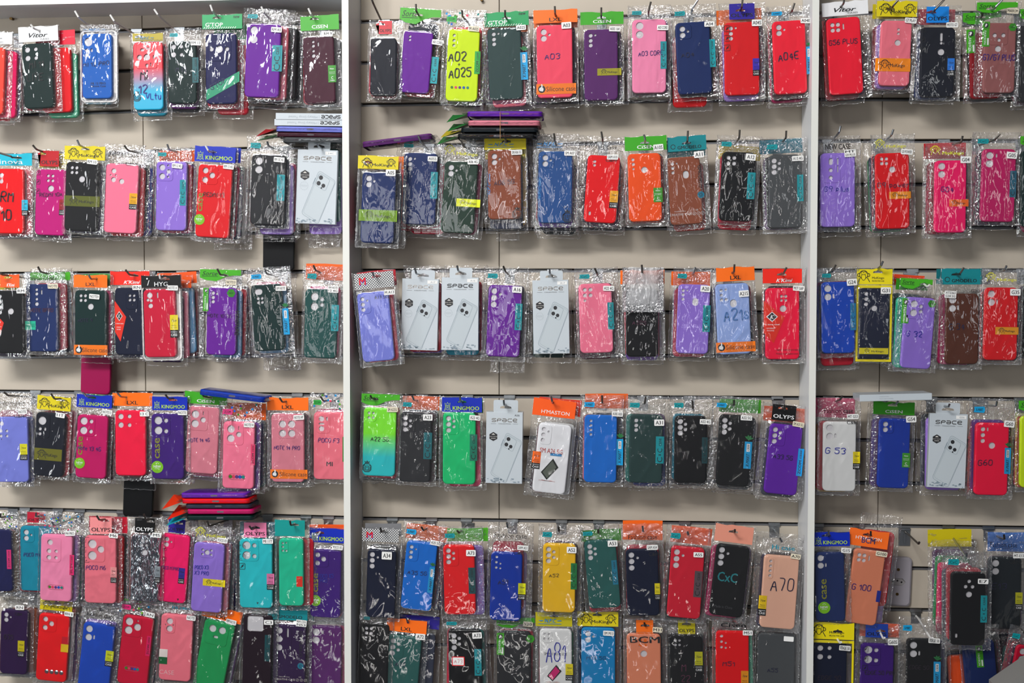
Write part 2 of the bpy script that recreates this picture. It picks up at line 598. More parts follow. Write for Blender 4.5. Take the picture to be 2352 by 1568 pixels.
# camera openings, in case widths from the top left corner: circles (u, v, r) or pills (u, v, ru, rv); 's' = raised surround
CAMS = {
    '2v1': ([(.2, .19, .085), (.2, .37, .085), (.36, .27, .04)], None),
    '2v1s': ([(.2, .19, .085), (.2, .37, .085), (.36, .27, .04)], (.07, .06, .47, .5)),
    '2s': ([(.22, .2, .045), (.22, .31, .045)], None),
    '3vs': ([(.2, .2, .05), (.2, .36, .05), (.2, .51, .05)], (.09, .08, .31, .62)),
    '3v1': ([(.19, .18, .062), (.19, .33, .062), (.19, .47, .062), (.33, .17, .035)], None),
    '3V1': ([(.17, .18, .09), (.17, .38, .09), (.17, .58, .09), (.36, .27, .045)], None),
    '3V1s': ([(.17, .2, .065), (.17, .37, .065), (.17, .53, .065), (.32, .26, .035)], (.06, .06, .42, .66)),
    '3v2': ([(.17, .18, .082), (.17, .36, .082), (.17, .54, .082), (.33, .26, .055), (.33, .43, .055)], None),
    '3v2s': ([(.17, .18, .08), (.17, .36, .08), (.17, .54, .08), (.33, .26, .055), (.33, .43, .055)], (.05, .05, .5, .68)),
    '4qb': ([(.19, .17, .052), (.33, .17, .052), (.19, .31, .052), (.33, .31, .052), (.5, .5, .095)], None),
    '4q': ([(.19, .2, .09), (.47, .19, .065), (.19, .47, .09), (.47, .47, .065)], None),
    '4ps': ([(.17, .17, .048), (.3, .17, .042), (.17, .31, .048), (.3, .31, .042)], (.08, .06, .4, .44)),
    '4pp': ([(.18, .2, .066), (.34, .2, .066), (.18, .36, .066), (.34, .36, .066), (.5, .27, .025, .09)], None),
    '2V': ([(.22, .19, .112), (.22, .45, .112)], None),
    '2Vp': ([(.22, .2, .11), (.22, .45, .11), (.42, .2, .026, .06)], None),
    '2Vq': ([(.2, .2, .108), (.2, .46, .108), (.37, .44, .03, .07)], None),
    '2Vqs': ([(.2, .2, .108), (.2, .46, .108), (.37, .44, .03, .07)], (.05, .05, .48, .64)),
    '2V2': ([(.22, .2, .125), (.22, .5, .125), (.46, .2, .07), (.46, .52, .07)], (.05, .05, .6, .68)),
    '3t': ([(.2, .19, .11), (.2, .49, .115), (.45, .34, .095)], (.05, .05, .58, .64)),
    '3ts': ([(.22, .18, .085), (.22, .45, .085), (.42, .31, .085)], (.05, .04, .6, .58)),
    '4vp': ([(.34, .17, .045), (.34, .3, .052), (.34, .46, .045), (.34, .61, .062), (.5, .25, .025, .07)], None),
    '4vb': ([(.3, .17, .05), (.3, .33, .05), (.3, .49, .05), (.3, .64, .05), (.62, .6, .09)], None),
    '4v': ([(.2, .18, .045), (.2, .32, .045), (.2, .46, .045), (.2, .6, .045)], (.12, .08, .29, .7)),
    '3vb': ([(.16, .18, .048), (.17, .32, .05), (.17, .46, .036), (.5, .5, .095)], None),
    '3vbo': ([(.16, .2, .05), (.16, .33, .05), (.16, .47, .05), (.29, .19, .03), (.55, .55, .09, .12)], None),
    '3vpb': ([(.22, .2, .07), (.22, .38, .07), (.22, .56, .07), (.36, .2, .025, .06), (.5, .7, .1)], None),
    'c2b': ([(.57, .3, .047), (.57, .43, .047), (.56, .73, .1)], None),
    'cpb': ([(.6, .3, .04, .13), (.6, .48, .045), (.6, .75, .1)], None),
    'c3b': ([(.33, .4, .07), (.6, .4, .07), (.47, .55, .06), (.45, .83, .1)], (.15, .1, .75, .72)),
    'round3': ([(.2, .5, .07), (.45, .5, .115), (.7, .5, .07)], (.08, .06, .84, .88)),
    'ring': ([(.22, .5, .085), (.47, .5, .11), (.32, .26, .07, .05), (.5, .22, .05, .04), (.66, .29, .03, .05),
              (.7, .5, .03, .06), (.47, .77, .05, .06), (.6, .74, .02, .06)], (.1, .06, .82, .88)),
    '1b3': ([(.22, .27, .14), (.16, .54, .06), (.33, .54, .04, .06), (.16, .7, .06)], (.05, .05, .5, .84)),
    '5': ([(.19, .18, .06), (.36, .18, .06), (.19, .35, .06), (.36, .35, .06), (.19, .51, .042)], None),
    '5s': ([(.17, .2, .05), (.31, .18, .04), (.17, .34, .05), (.17, .5, .052), (.31, .5, .052)], (.08, .07, .4, .6)),
    '5b': ([(.17, .2, .05), (.31, .18, .04), (.17, .34, .05), (.17, .48, .052), (.31, .48, .052), (.52, .6, .1, .12)],
           (.08, .07, .4, .58)),
    '6': ([(.18, .16, .045), (.17, .33, .045), (.3, .37, .035), (.17, .5, .045), (.3, .52, .035)], None),
    'x5': ([(.3, .23, .045), (.58, .23, .045), (.44, .3, .085), (.3, .37, .045), (.58, .37, .045)], (.2, .14, .68, .48)),
    'big4': ([(.35, .31, .11), (.63, .31, .11), (.35, .59, .11), (.63, .59, .11)], (.2, .17, .76, .75)),
    'dia': ([(.52, .27, .055), (.42, .43, .055), (.62, .43, .055), (.52, .66, .09)], None),
    'k4b': ([(.47, .25, .048), (.6, .25, .048), (.47, .37, .045), (.6, .37, .045), (.52, .62, .1)],
            (.38, .16, .7, .46)),
    'k4': ([(.47, .24, .045), (.6, .24, .045), (.47, .37, .05), (.6, .37, .05), (.55, .52, .02)], (.35, .14, .72, .66)),
    'm4b': ([(.4, .2, .05), (.55, .2, .05), (.4, .35, .05), (.55, .35, .05), (.5, .6, .1)], None),
    'n3': ([(.18, .25, .11), (.45, .36, .06, .08), (.18, .52, .11), (.16, .72, .05)], (.04, .08, .6, .66)),
    'note14': ([(.25, .24, .12), (.25, .53, .12), (.5, .4, .085), (.5, .2, .016, .06)], (.08, .06, .66, .74)),
    'f3': ([(.25, .21, .085), (.42, .21, .03, .06), (.25, .36, .085, .035), (.25, .51, .085)], (.1, .08, .52, .66)),
    'rect4': ([(.25, .22, .13, .1), (.22, .43, .052), (.35, .43, .052), (.22, .56, .052), (.35, .56, .052)],
              (.05, .05, .52, .72)),
    'duo4': ([(.3, .23, .12), (.3, .53, .12), (.53, .3, .065), (.53, .47, .065), (.5, .58, .015)], (.05, .05, .6, .74)),
    'face': ([(.25, .22, .075), (.16, .35, .03), (.32, .35, .03), (.25, .48, .075), (.5, .52, .08)], None),
    'c12': ([(.2, .2, .1), (.2, .48, .1), (.4, .14, .035), (.41, .33, .07), (.4, .5, .04)], (.05, .05, .56, .64)),
    'inf': ([(.2, .2, .07), (.17, .42, .055), (.36, .42, .045), (.17, .57, .05), (.36, .57, .045), (.2, .67, .02)], None),
    'h3': ([(.2, .18, .09), (.45, .18, .025, .09), (.14, .32, .05), (.24, .34, .05), (.22, .5, .075)], None),
    'p3v': ([(.19, .18, .1), (.19, .44, .1), (.19, .7, .1), (.45, .24, .03, .14)], (.05, .05, .58, .84)),
    'sq': ([(.42, .3, .28, .26)], None),
    'owl': ([(.3, .27, .12), (.62, .27, .12), (.45, .52, .08, .045)], (.1, .06, .84, .78)),
    'po2': ([(.3, .25, .06, .1), (.5, .25, .025, .1), (.3, .5, .06), (.5, .47, .02, .1), (.3, .72, .06)], (.08, .1, .58, .88)),
    'm4g': ([(.22, .3, .085), (.22, .53, .085), (.43, .43, .045)], None),
    'pink5': ([(.3, .25, .09), (.27, .52, .075), (.5, .52, .055), (.27, .72, .075), (.5, .72, .055)], (.06, .08, .66, .86)),
    'm6': ([(.25, .26, .14), (.25, .62, .14), (.52, .42, .11)], (.05, .06, .66, .82)),
    '3r': ([(.22, .2, .13), (.22, .48, .13), (.5, .35, .12), (.5, .15, .035)], (.05, .05, .64, .68)),
    'a2': ([(.28, .22, .1), (.28, .45, .1), (.16, .33, .025), (.4, .33, .025)], (.12, .08, .46, .6)),
    'cv3': ([(.2, .19, .062), (.2, .33, .062), (.2, .47, .062), (.33, .21, .04)], None),
    'none': ([], None),
    'slot': ([(.34, .4, .03)], None),
}


def case_mesh(W, H, cam, low_slot=False, simple=False, thick=0.0095):
    """phone case lying in the XZ plane: x -W/2..W/2, z 0..-H, back of the case towards -Y"""
    b = MB()
    prof = [(0.0026, 0.0), (0.0013, 0.0004), (0.0004, 0.0013), (0.0, 0.003), (0.0, thick - 0.001), (0.0009, thick)]
    if simple:
        prof = [(0.0022, 0.0), (0.0006, 0.0011), (0.0, 0.003), (0.0, thick)]
    R = 0.0105
    n = 4 if simple else 6
    loops = [rrect(-W / 2 + i, -H + i, W / 2 - i, -i, R - i * 0.8, n) for i, _ in prof]
    holes, surround = CAMS[cam]
    hl = []
    for h in holes:
        cx, cz = -W / 2 + h[0] * W, -h[1] * W
        if len(h) == 3:
            hl.append(ell(cx, cz, h[2] * W, h[2] * W, 12 if simple else 20))
        else:
            hl.append(rrect(cx - h[2] * W, cz - h[3] * W, cx + h[2] * W, cz + h[3] * W, min(h[2], h[3]) * W * (0.95 if min(h[2], h[3]) < .15 else .28), 5))
    extra = []
    if low_slot:
        extra.append(rrect(-W * .36, -H * .9, -W * .29, -H * .84, W * .033, 4))
    if surround and not simple:
        u0, v0, u1, v1 = surround
        so = rrect(-W / 2 + u0 * W, -v1 * W, -W / 2 + u1 * W, -v0 * W, W * .1, 5)
        si = rrect(-W / 2 + u0 * W + .0009, -v1 * W + .0009, -W / 2 + u1 * W - .0009, -v0 * W - .0009, W * .09, 5)
        out_h = [h for h in hl if max(p[0] for p in h) > -W / 2 + u1 * W or min(p[1] for p in h) < -v1 * W]
        inn_h = [h for h in hl if h not in out_h]
        b.poly(loops[0], [so] + out_h + extra, 0.0)
        m = len(so)
        b.add([(p[0], 0.0, p[1]) for p in so] + [(p[0], -.0009, p[1]) for p in si],
              [(i, (i + 1) % m, m + (i + 1) % m, m + i) for i in range(m)])
        b.poly(si, inn_h, -.0009)
        hl, extra = inn_h, extra + out_h
        top = -.0009
    else:
        b.poly(loops[0], hl + extra, 0.0)
        top = 0.0
    for h in hl:
        b.wall(h, top, 0.0022, True)
    for h in extra:
        b.wall(h, 0, 0.0022, True)
    m = len(loops[0])
    for k in range(len(loops) - 1):
        ya, yb = prof[k][1], prof[k + 1][1]
        b.add([(p[0], ya, p[1]) for p in loops[k]] + [(p[0], yb, p[1]) for p in loops[k + 1]],
              [(i, m + i, m + (i + 1) % m, (i + 1) % m) for i in range(m)])
    me = b.mesh('phone_case')
    bev = math.radians(40)
    me.shade_smooth()
    try:
        me.set_sharp_from_angle(angle=bev)
    except Exception:
        pass
    return me


def case_with_insert(parent, W, H, cam, colour, low_slot=False, simple=False, label=None, material=None):
    o = put('phone_case', case_mesh(W, H, cam, low_slot, simple), material or case_mat(COL[colour]), parent)
    if label:
        o['label'] = label
    if cam != 'none':
        ib = MB()
        ib.poly(rrect(-W / 2 + .003, -H + .003, W / 2 - .003, -.003, .008, 3), [], 0.0024)
        put('insert_card', ib, INSERT, o)
    return o


def bag_mesh(x0, x1, z0, z1, W, H, seed, hook=None, nx=26, nz=50, proud=0.0019, rough=1.0, upk=1.0, simple_back=False):
    """front sheet of the packet: drawn tight over the case, creased, crinkled towards the welded edges"""
    rs = np.random.RandomState(seed)
    gx = np.concatenate(([x0, x0 + .0009], np.linspace(x0 + .003, x0 + .014, 6), np.linspace(x0 + .019, x1 - .019, nx - 12),
                         np.linspace(x1 - .014, x1 - .003, 6), [x1 - .0009, x1]))
    gz = np.concatenate(([z1, z1 - .0009], np.linspace(z1 - .003, z0 + .015, nz - 6), np.linspace(z0 + .011, z0 + .003, 4), [z0 + .0011, z0]))
    nx, nz = len(gx), len(gz)
    X, Z = np.meshgrid(gx, gz)
    dx = np.maximum(np.abs(X) - W / 2, 0)
    dz = np.maximum(np.maximum(Z, -H - Z), 0)
    dist = np.hypot(dx, dz)
    t = np.clip(dist / 0.010, 0, 1)
    fall = t * t * (3 - 2 * t)
    h = proud * (1 - fall) - 0.0045 * fall
    for _ in range(int(17 * rough)):
        cx, cz = rs.uniform(-W / 2, W / 2), rs.uniform(-H, 0)
        a = rs.normal(math.pi / 2, 0.5)
        L, wd, amp = rs.uniform(.012, .05), rs.uniform(.0012, .0038), rs.uniform(.0003, .0011)
        u = (X - cx) * math.cos(a) + (Z - cz) * math.sin(a)
        v = -(X - cx) * math.sin(a) + (Z - cz) * math.cos(a) + 0.1 * u * math.sin(7 * a)
        h += amp * np.exp(-(v / wd) ** 2) * np.exp(-(u / L) ** 2) * (1 - fall)
    h += (1 - fall) * 0.0005 * (np.sin(X * 95 + rs.uniform(0, 6) + Z * 30) * np.sin(Z * 60 + rs.uniform(0, 6)))
    cr = 0
    for _ in range(7):
        fx, fz = rs.uniform(-700, 700), rs.uniform(250, 950)
        cr = cr + np.sin(X * fx + Z * fz + rs.uniform(0, 6.3))
    h += fall * rough * 0.00062 * cr
    if hook is not None:
        hx, hz = hook
        up = np.clip((Z - 0.003) / 0.012, 0, 1)
        ang = np.arctan2(Z - hz, X - hx)
        r = np.hypot(X - hx, Z - hz)
        h += up * 0.0034 * np.sin(ang * rs.randint(9, 15) + rs.uniform(0, 6)) * np.clip(r / .012, 0, 1)
    edge = np.minimum(np.minimum(X - x0, x1 - X), np.minimum(Z - z0, z1 - Z))
    XX = X.copy()
    wob = rs.uniform(-.0011, .0011, nz)
    XX[:, :2] += wob[:, None]
    wob = rs.uniform(-.0011, .0011, nz)
    XX[:, -2:] += wob[:, None]
    ZZ = Z.copy()
    wob = rs.uniform(-.0015, .0015, nx)
    ZZ[:2, :] += wob[None, :]
    wob = rs.uniform(-.0022, .001, nx)
    ZZ[-2:, :] += wob[None, :]
    vs = np.stack([XX, -h, ZZ], -1).reshape(-1, 3)
    idx = np.arange(nx * nz).reshape(nz, nx)
    f = np.stack([idx[1:, :-1], idx[1:, 1:], idx[:-1, 1:], idx[:-1, :-1]], -1).reshape(-1, 4)
    # rear sheet, plain, welded behind the case
    n0 = nx * nz
    rv = []
    for k in range(6):
        z = z0 + (z1 - z0) * k / 5
        yb = 0.0112 if -H < z < 0 else 0.0065
        rv += [(x0, 0.0046, z), (x0 + .008, yb, z), (x1 - .008, yb, z), (x1, 0.0046, z)]
    rf = [] if simple_back else [(n0 + 4 * k + j, n0 + 4 * k + 4 + j, n0 + 4 * k + 5 + j, n0 + 4 * k + 1 + j) for k in range(5) for j in range(3)]
    if simple_back:
        rv = []
    me = bpy.data.meshes.new('plastic_bag')
    me.from_pydata(vs.tolist() + rv, [], f.tolist() + rf)
    me.shade_smooth()
    at_ = me.attributes.new('crinkle', 'FLOAT', 'POINT')
    upc = np.clip((Z - 0.002) / 0.01, 0, 1) * .8
    cv = np.clip(np.maximum(fall - np.clip(upc * 2, 0, 1) * (1 - upk), 0) + upc * upk, 0, 1.2).reshape(-1)
    at_.data.foreach_set('value', np.concatenate([cv, np.full(len(rv), .4)]).astype(np.float32))
    mi = np.zeros((nz - 1, nx - 1), dtype=np.int32)
    mi[:, 0] = mi[:, -1] = 1
    mi[-1, :] = 1
    me['weld'] = 1
    me.polygons.foreach_set('material_index', np.concatenate([mi.reshape(-1), np.zeros(len(rf), dtype=np.int32)]))
    return me


# ------------------------------------------------------------------ printed marks, all in local XZ metres
def monkey(b, cx, cz, s, y):
    w = s * .055
    c = lambda x, z, r, a0=0, a1=360, k=14: [(cx + s * (x + r * math.cos(math.radians(a0 + (a1 - a0) * i / k))),
                                             cz + s * (z + r * math.sin(math.radians(a0 + (a1 - a0) * i / k)))) for i in range(k + 1)]
    ribbon(b, c(0, .15, .33, -60, 240), w, y)
    ribbon(b, c(-.36, .12, .13, 60, 300, 8), w, y)
    ribbon(b, c(.36, .12, .13, -120, 120, 8), w, y)
    ribbon(b, c(-.1, .28, .11, 20, 200, 6), w * .8, y)
    ribbon(b, c(.1, .28, .11, -20, 160, 6), w * .8, y)
    ribbon(b, [(cx + s * p[0], cz + s * p[1]) for p in ((-.15, .2), (-.17, -.1), (-.1, -.25), (0, -.3), (.1, -.25), (.17, -.1), (.15, .2))], w * .8, y)
    ribbon(b, [(cx - s * .07, cz + s * .12), (cx - s * .05, cz + s * .2)], w, y)
    ribbon(b, [(cx + s * .07, cz + s * .12), (cx + s * .05, cz + s * .2)], w, y)
    ribbon(b, [(cx - s * .28, cz - s * .12), (cx - s * .38, cz - s * .45)], w, y)
    ribbon(b, [(cx + s * .3, cz - s * .1), (cx + s * .48, cz - s * .42)], w, y)


def lion(b, cx, cz, s, y, crown=True):
    w = s * .1
    P = lambda l: [(cx + s * a, cz + s * c) for a, c in l]
    ribbon(b, P([(-.5, .25), (-.25, .5), (.25, .5), (.5, .25), (.5, -.25), (.25, -.5), (-.25, -.5), (-.5, -.25), (-.5, .25), (-.25, .5)]), w, y)
    ribbon(b, P([(-.38, .25), (-.2, .25), (-.2, -.2), (0, -.32), (.2, -.2), (.2, .25), (.38, .25)]), w * .8, y)
    ribbon(b, P([(-.38, .1), (-.35, -.25), (-.1, -.38)]), w * .7, y)
    ribbon(b, P([(.38, .1), (.35, -.25), (.1, -.38)]), w * .7, y)
    ribbon(b, P([(0, .3), (0, -.05)]), w * .8, y)
    if crown:
        b.add([(p[0], y, p[1]) for p in P([(-.25, .6), (.25, .6), (.34, .85), (.12, .7), (0, .95), (-.12, .7), (-.34, .85)])],
              [(0, 1, 3), (1, 2, 3), (0, 3, 5), (3, 4, 5), (0, 5, 6)])


def king(b, cx, cz, s, y):
    w = s * .07
    P = lambda l: [(cx + s * a, cz + s * c) for a, c in l]
    ribbon(b, P([(-.3, .15), (-.34, .5), (-.14, .3), (0, .6), (.14, .3), (.34, .5), (.3, .15), (-.3, .15)]), w, y)
    ribbon(b, P([(-.26, .15), (-.3, -.2), (-.46, -.45), (-.15, -.3), (0, -.48), (.15, -.3), (.46, -.45), (.3, -.2), (.26, .15)]), w, y)
    ribbon(b, P([(-.14, 0), (-.05, 0)]), w, y)
    ribbon(b, P([(.05, 0), (.14, 0)]), w, y)
    ribbon(b, P([(-.12, -.17), (0, -.12), (.12, -.17)]), w, y)


def thumb(parent, cx, cz, s, y):
    d = MB()
    d.poly(ell(cx, cz, s * .5, s * .5, 18), [], y)
    put('logo', d, INK, parent)
    t = MB()
    t.poly([(cx + s * a, cz + s * c) for a, c in ((-.3, -.22), (.12, -.32), (.24, -.1), (.22, .12), (.1, .2), (.12, .5), (.02, .68),
                                                  (-.08, .62), (-.06, .3), (-.3, .16), (-.38, -.02))], [], y - .0001)
    put('logo', t, WHITE_PRINT, parent)


def leaf(parent, cx, cz, s, y):
    g = MB()
    for a in (60, 100, 140, 20):
        r = math.radians(a)
        ux, uz = math.cos(r), math.sin(r)
        g.add([(cx, y, cz - s * .3), (cx + s * (.35 * ux + .16 * uz), y, cz + s * (.35 * uz - .16 * ux) - s * .1),
               (cx + s * .75 * ux, y, cz + s * .75 * uz - s * .2), (cx + s * (.35 * ux - .16 * uz), y, cz + s * (.35 * uz + .16 * ux) - s * .1)],
              [(0, 1, 2, 3)])
    put('leaf_logo', g, mat('leaf_green_print', '#1f7a3c', 0.5), parent)


def flat(name, loop, m, parent, y, holes=()):
    b = MB()
    b.poly(loop, holes, y)
    b.wall(loop, y, y + .0003)
    return put(name, b, m, parent)


def plate(colour):
    return mat('printed_' + colour.strip('#'), [round(v ** 1.15, 4) for v in lin(colour)], 0.42, spec=.35)


DOTS = ['#4f8f2a', '#e8506c', '#6a3d8c', '#1565c0', '#1d8f86']


def side_label(kind, r, P):
    """r = (x0, z0, x1, z1) local, z0 < z1"""
    root, W, H = P['root'], P['W'], P['H']
    x0, z0, x1, z1 = r
    cx, cz, w, h = (x0 + x1) / 2, (z0 + z1) / 2, x1 - x0, z1 - z0
    kind, _, arg = kind.partition(':')
    y = -.0007
    T = -.0009
    b = MB()
    if kind == 'cxc':
        o = flat('side_label', rect(*r), plate(arg or '#12a3ac'), root, y)
        s = w * .62
        typed(b, 'C', cx, z0 + h * .14, s * 1.05, T, width=s, rot=math.pi / 2)
        typed(b, 'x', cx, z0 + h * .32, s * .5, T, width=s * .42, rot=math.pi / 2, bold=True)
        typed(b, 'C', cx, z0 + h * .48, s * .95, T, width=s * .8, rot=math.pi / 2)
        typed(b, 'case', cx + w * .03, z0 + h * .79, s * .5, T, width=h * .28, rot=math.pi / 2)
        put('lettering', b, INK, o)
    elif kind == 'xmart':
        o = flat('side_label', rect(*r), plate('#19a9de'), root, y)
        typed(b, 'X-MART', cx, z0 + h * .31, w * .45, T, width=h * .5, rot=math.pi / 2, bold=True, italic=True)
        put('lettering', b, INK, o)
        q = MB()
        q.poly(rect(cx - w * .22, z0 + h * .63, cx + w * .22, z0 + h * .92), [], T)
        put('lettering', q, WHITE_PRINT, o)
        b = MB()
        typed(b, 'case', cx, z0 + h * .775, w * .26, T - .0001, width=h * .24, rot=math.pi / 2, italic=True, bold=True)
        put('lettering', b, INK, o)
        leaf(o, cx, z1 + w * .45, w * .95, y)
    elif kind == 'zcom':
        o = flat('side_label', rect(*r), plate(arg or '#2fb84a'), root, y)
        typed(b, 'ZCOM', cx, z0 + h * .32, w * .48, T, width=h * .5, rot=math.pi / 2, bold=True)
        typed(b, 'case', cx, z0 + h * .79, w * .3, T, width=h * .3, rot=math.pi / 2, italic=True)
        put('lettering', b, INK, o)
    elif kind == 'mok':
        o = flat('band_label', rect(*r), plate(arg or '#c3c81e'), root, y)
        monkey(b, x0 + w * .27, cz, h * .8, T)
        typed(b, 'MoKingo', x0 + w * .63, cz - h * .08, h * .34, T, width=w * .42, bold=True)
        put('lettering', b, INK, o)
    elif kind == 'lxl':
        o = flat('band_label', rect(*r), plate('#ff8a14'), root, y)
        thumb(o, x0 + h * .52, cz, h * .72, T)
        typed(b, 'Silicone case', x0 + w * .62, cz, h * .46, T, width=w * .74)
        put('lettering', b, INK, o)
    elif kind == 'tag':
        o = flat('side_label', rect(x0, z0 + h * .34, x1, z1), plate(arg or '#f1d517'), root, y)
        typed(b, 'New', cx + w * .05, z0 + h * .76, h * .13, T, width=w * .66, italic=True)
        for k in range(7):
            a = math.radians(60 + k * 32)
            b.poly(ell(cx + w * .33 * math.cos(a), z0 + h * .77 + w * .33 * math.sin(a), w * .025, w * .025, 6), [], T)
        typed(b, 'Please use', cx, z0 + h * .53, h * .045, T, width=w * .6, bold=True)
        typed(b, 'Good Quality', cx, z0 + h * .43, h * .045, T, width=w * .74, bold=True)
        put('lettering', b, INK, o)
        k = flat('side_label', rect(x0, z0, x1, z0 + h * .34), plate('#0c0c0d'), root, y)
        b = MB()
        t1, t2 = P.get('tagtext', ('FASHION', 'CASE'))
        typed(b, t1, cx, z0 + h * .25, h * .055, T, width=w * .8)
        typed(b, t2, cx, z0 + h * .12, h * .11, T, width=w * .8, bold=True)
        put('lettering', b, WHITE_PRINT, k)
    elif kind == 'cis':
        o = flat('side_label', rect(*r), plate('#4aa52c'), root, y)
        typed(b, 'New', cx, z0 + h * .8, h * .09, T, width=w * .5, bold=True)
        typed(b, 'PLEASE USE', cx, z0 + h * .6, h * .045, T, width=w * .75)
        typed(b, 'GOOD QUALITY', cx, z0 + h * .51, h * .045, T, width=w * .75)
        typed(b, 'C', cx, z0 + h * .27, h * .16, T, width=w * .26, bold=True)
        typed(b, 'CISEN', cx, z0 + h * .11, h * .08, T, width=w * .55, bold=True)
        put('lettering', b, WHITE_PRINT, o)
    elif kind == 'new':
        o = flat('round_label', ell(cx, cz, w / 2, w / 2, 28), plate('#8fd01c'), root, y)
        typed(b, 'NEW', cx, cz + w * .04, w * .2, T, width=w * .62, bold=True)
        typed(b, 'ORIGINAL', cx, cz - w * .14, w * .07, T, width=w * .44)
        for k in (-1, 0, 1):
            b.poly(ell(cx + k * w * .1, cz + w * (.34 if k == 0 else .29), w * .03, w * .03, 8), [], T)
        put('lettering', b, WHITE_PRINT, o)
        q = MB()
        typed(q, 'case', cx + w * .02, z1 + w * 1.05, w * .42, y, width=w * 1.7, rot=math.pi / 2, bold=True)
        put('lettering', q, mat('olive_print', '#8a8a1a', .5), root)
    elif kind == 'sorte':
        o = flat('side_label', rect(*r), plate('#4fae25'), root, y)
        d = MB()
        d.poly(ell(cx, z1 - w * .5, w * .3, w * .34), [], T)
        ribbon(d, [(x0, z0 + h * .74), (x1, z0 + h * .74)], w * .04, T)
        put('logo', d, INK, o)
        d2 = MB()
        d2.poly(ell(cx, z1 - w * .42, w * .12, w * .14), [], T - .0001)
        d2.poly(ell(cx - w * .08, z1 - w * .6, w * .1, w * .1), [], T - .0001)
        typed(d2, 'FASHION', cx - w * .12, z0 + h * .36, w * .3, T, width=h * .55, rot=-math.pi / 2)
        ribbon(d2, [(cx + w * .28, z0 + h * .08), (cx + w * .28, z0 + h * .32)], w * .2, T)
        put('lettering', d2, WHITE_PRINT, o)
    elif kind == 'hex':
        o = flat('hexagon_label', [(cx + w / 2 * math.cos(math.radians(k * 60)), cz + w / 2 * math.sin(math.radians(k * 60)))
                                   for k in range(6)], plate('#3f9a22'), root, y)
        typed(b, 'NEW', cx, cz, w * .17, T, width=w * .5, bold=True)
        b.poly(ell(cx, cz + w * .24, w * .04, w * .04, 8), [], T)
        put('lettering', b, INK, o)
    elif kind == 'npc':
        typed(b, 'N.P.C case', cx, cz, w * .8, y, width=h * .86, rot=math.pi / 2, italic=True, bold=True)
        ribbon(b, [(x0 - w * .1, z0), (x0 - w * .1, z1)], w * .06, y)
        put('lettering', b, mat('blue_print', '#0f86cc', .5), root)
    elif kind == 'lion':
        lion(b, cx, cz, w, y)
        if arg:
            typed(b, 'N P C', cx, cz + w * 1.15, w * .16, y, width=w)
        put('lion_logo', b, INK, root)
    elif kind == 'kk':
        m = plate('#f23a1d')
        o = flat('diamond_label', [(x0, z0 + h * .24), (x0 + w * .48, z0), (x1, z0 + h * .6), (x0, z1)], m, root, y)
        q = MB()
        q.poly([(cx - w * .38, z0 + h * .62), (cx - w * .1, z0 + h * .5), (cx + w * .18, z0 + h * .62), (cx - w * .1, z0 + h * .74)], [], T)
        put('logo', q, WHITE_PRINT, o)
        q = MB()
        q.poly([(cx - w * .33, z0 + h * .62), (cx - w * .1, z0 + h * .52), (cx + w * .13, z0 + h * .62), (cx - w * .1, z0 + h * .72)], [], T - .0001)
        put('logo', q, INK, o)
        typed(b, 'K', cx - w * .1, z0 + h * .62, h * .09, T - .0002, width=w * .2, bold=True, italic=True)
        typed(b, 'k kimi case', x0 + w * .42, z0 + h * .44, h * .03, T, width=w * .68, bold=True)
        typed(b, 'MOBILE', x0 + w * .34, z0 + h * .35, h * .028, T, width=w * .36)
        typed(b, 'PHONE', x0 + w * .33, z0 + h * .295, h * .028, T, width=w * .34)
        put('lettering', b, WHITE_PRINT, o)
    elif kind == 'gmod':
        typed(b, 'GMODELO', cx, cz + h * .14, w * .5, y, width=h * .66, rot=-math.pi / 2, bold=True)
        put('lettering', b, INK, root)
        o = flat('round_label', ell(cx, z0 + w * .5, w * .5, w * .5, 20), plate('#12809a'), root, y)
        b = MB()
        ribbon(b, [(cx + w * .2 * math.cos(a * .6), z0 + w * .5 + w * .2 * math.sin(a * .6)) for a in range(11)], w * .06, T)
        put('logo', b, INK, o)
    elif kind == 'creative':
        typed(b, 'CREATIVE CASE', x0 + w * .34, cz, h * .3, y, width=w * .66)
        typed(b, 'Made in China', x0 + w * .32, cz + h * .42, h * .16, y, width=w * .34)
        typed(b, 'CE', x0 + w * .82, cz + h * .48, h * .22, y, width=w * .08)
        for k in range(3):
            px = x0 + w * (.74 + .125 * k)
            ribbon(b, ell(px, cz, h * .22, h * .22, 14) + [(px + h * .22, cz)], h * .04, y)
            ribbon(b, [(px - h * .08, cz - h * .1), (px + h * .08, cz + h * .1)], h * .05, y)
        put('lettering', b, mat('pale_grey_print', '#c9bdb8', .5), root)
    elif kind == 'icons':
        n = max(1, round(h / w / 1.45))
        for k in range(3):
            zz = z1 - w * .5 - (h - w) * k / 2
            q = rrect(cx - w * .42, zz - w * .42, cx + w * .42, zz + w * .42, w * .12, 3)
            ribbon(b, q + [q[0]], w * .06, y)
            ribbon(b, [(cx - w * .18, zz - w * .2), (cx + w * .05, zz + w * .02), (cx + w * .2, zz + w * .25)], w * .09, y)
            ribbon(b, ell(cx + w * .06, zz + w * .04, w * .12, w * .12, 8), w * .05, y)
        put('icon_print', b, INK, root)
    elif kind == 'dots5':
        if arg:
            q = rrect(x0, z0, x1, z1, h * .5, 5)
            ribbon(b, q + [q[0]], h * .08, y)
            put('dot_frame', b, mat('dark_pink_print', '#c05070', .5), root)
        for k in range(5):
            d = MB()
            d.poly(ell(x0 + w * (.12 + .19 * k), cz, h * .32, h * .32, 12), [], y)
            put('colour_dot', d, plate(DOTS[k]), root)
    elif kind == 'studs':
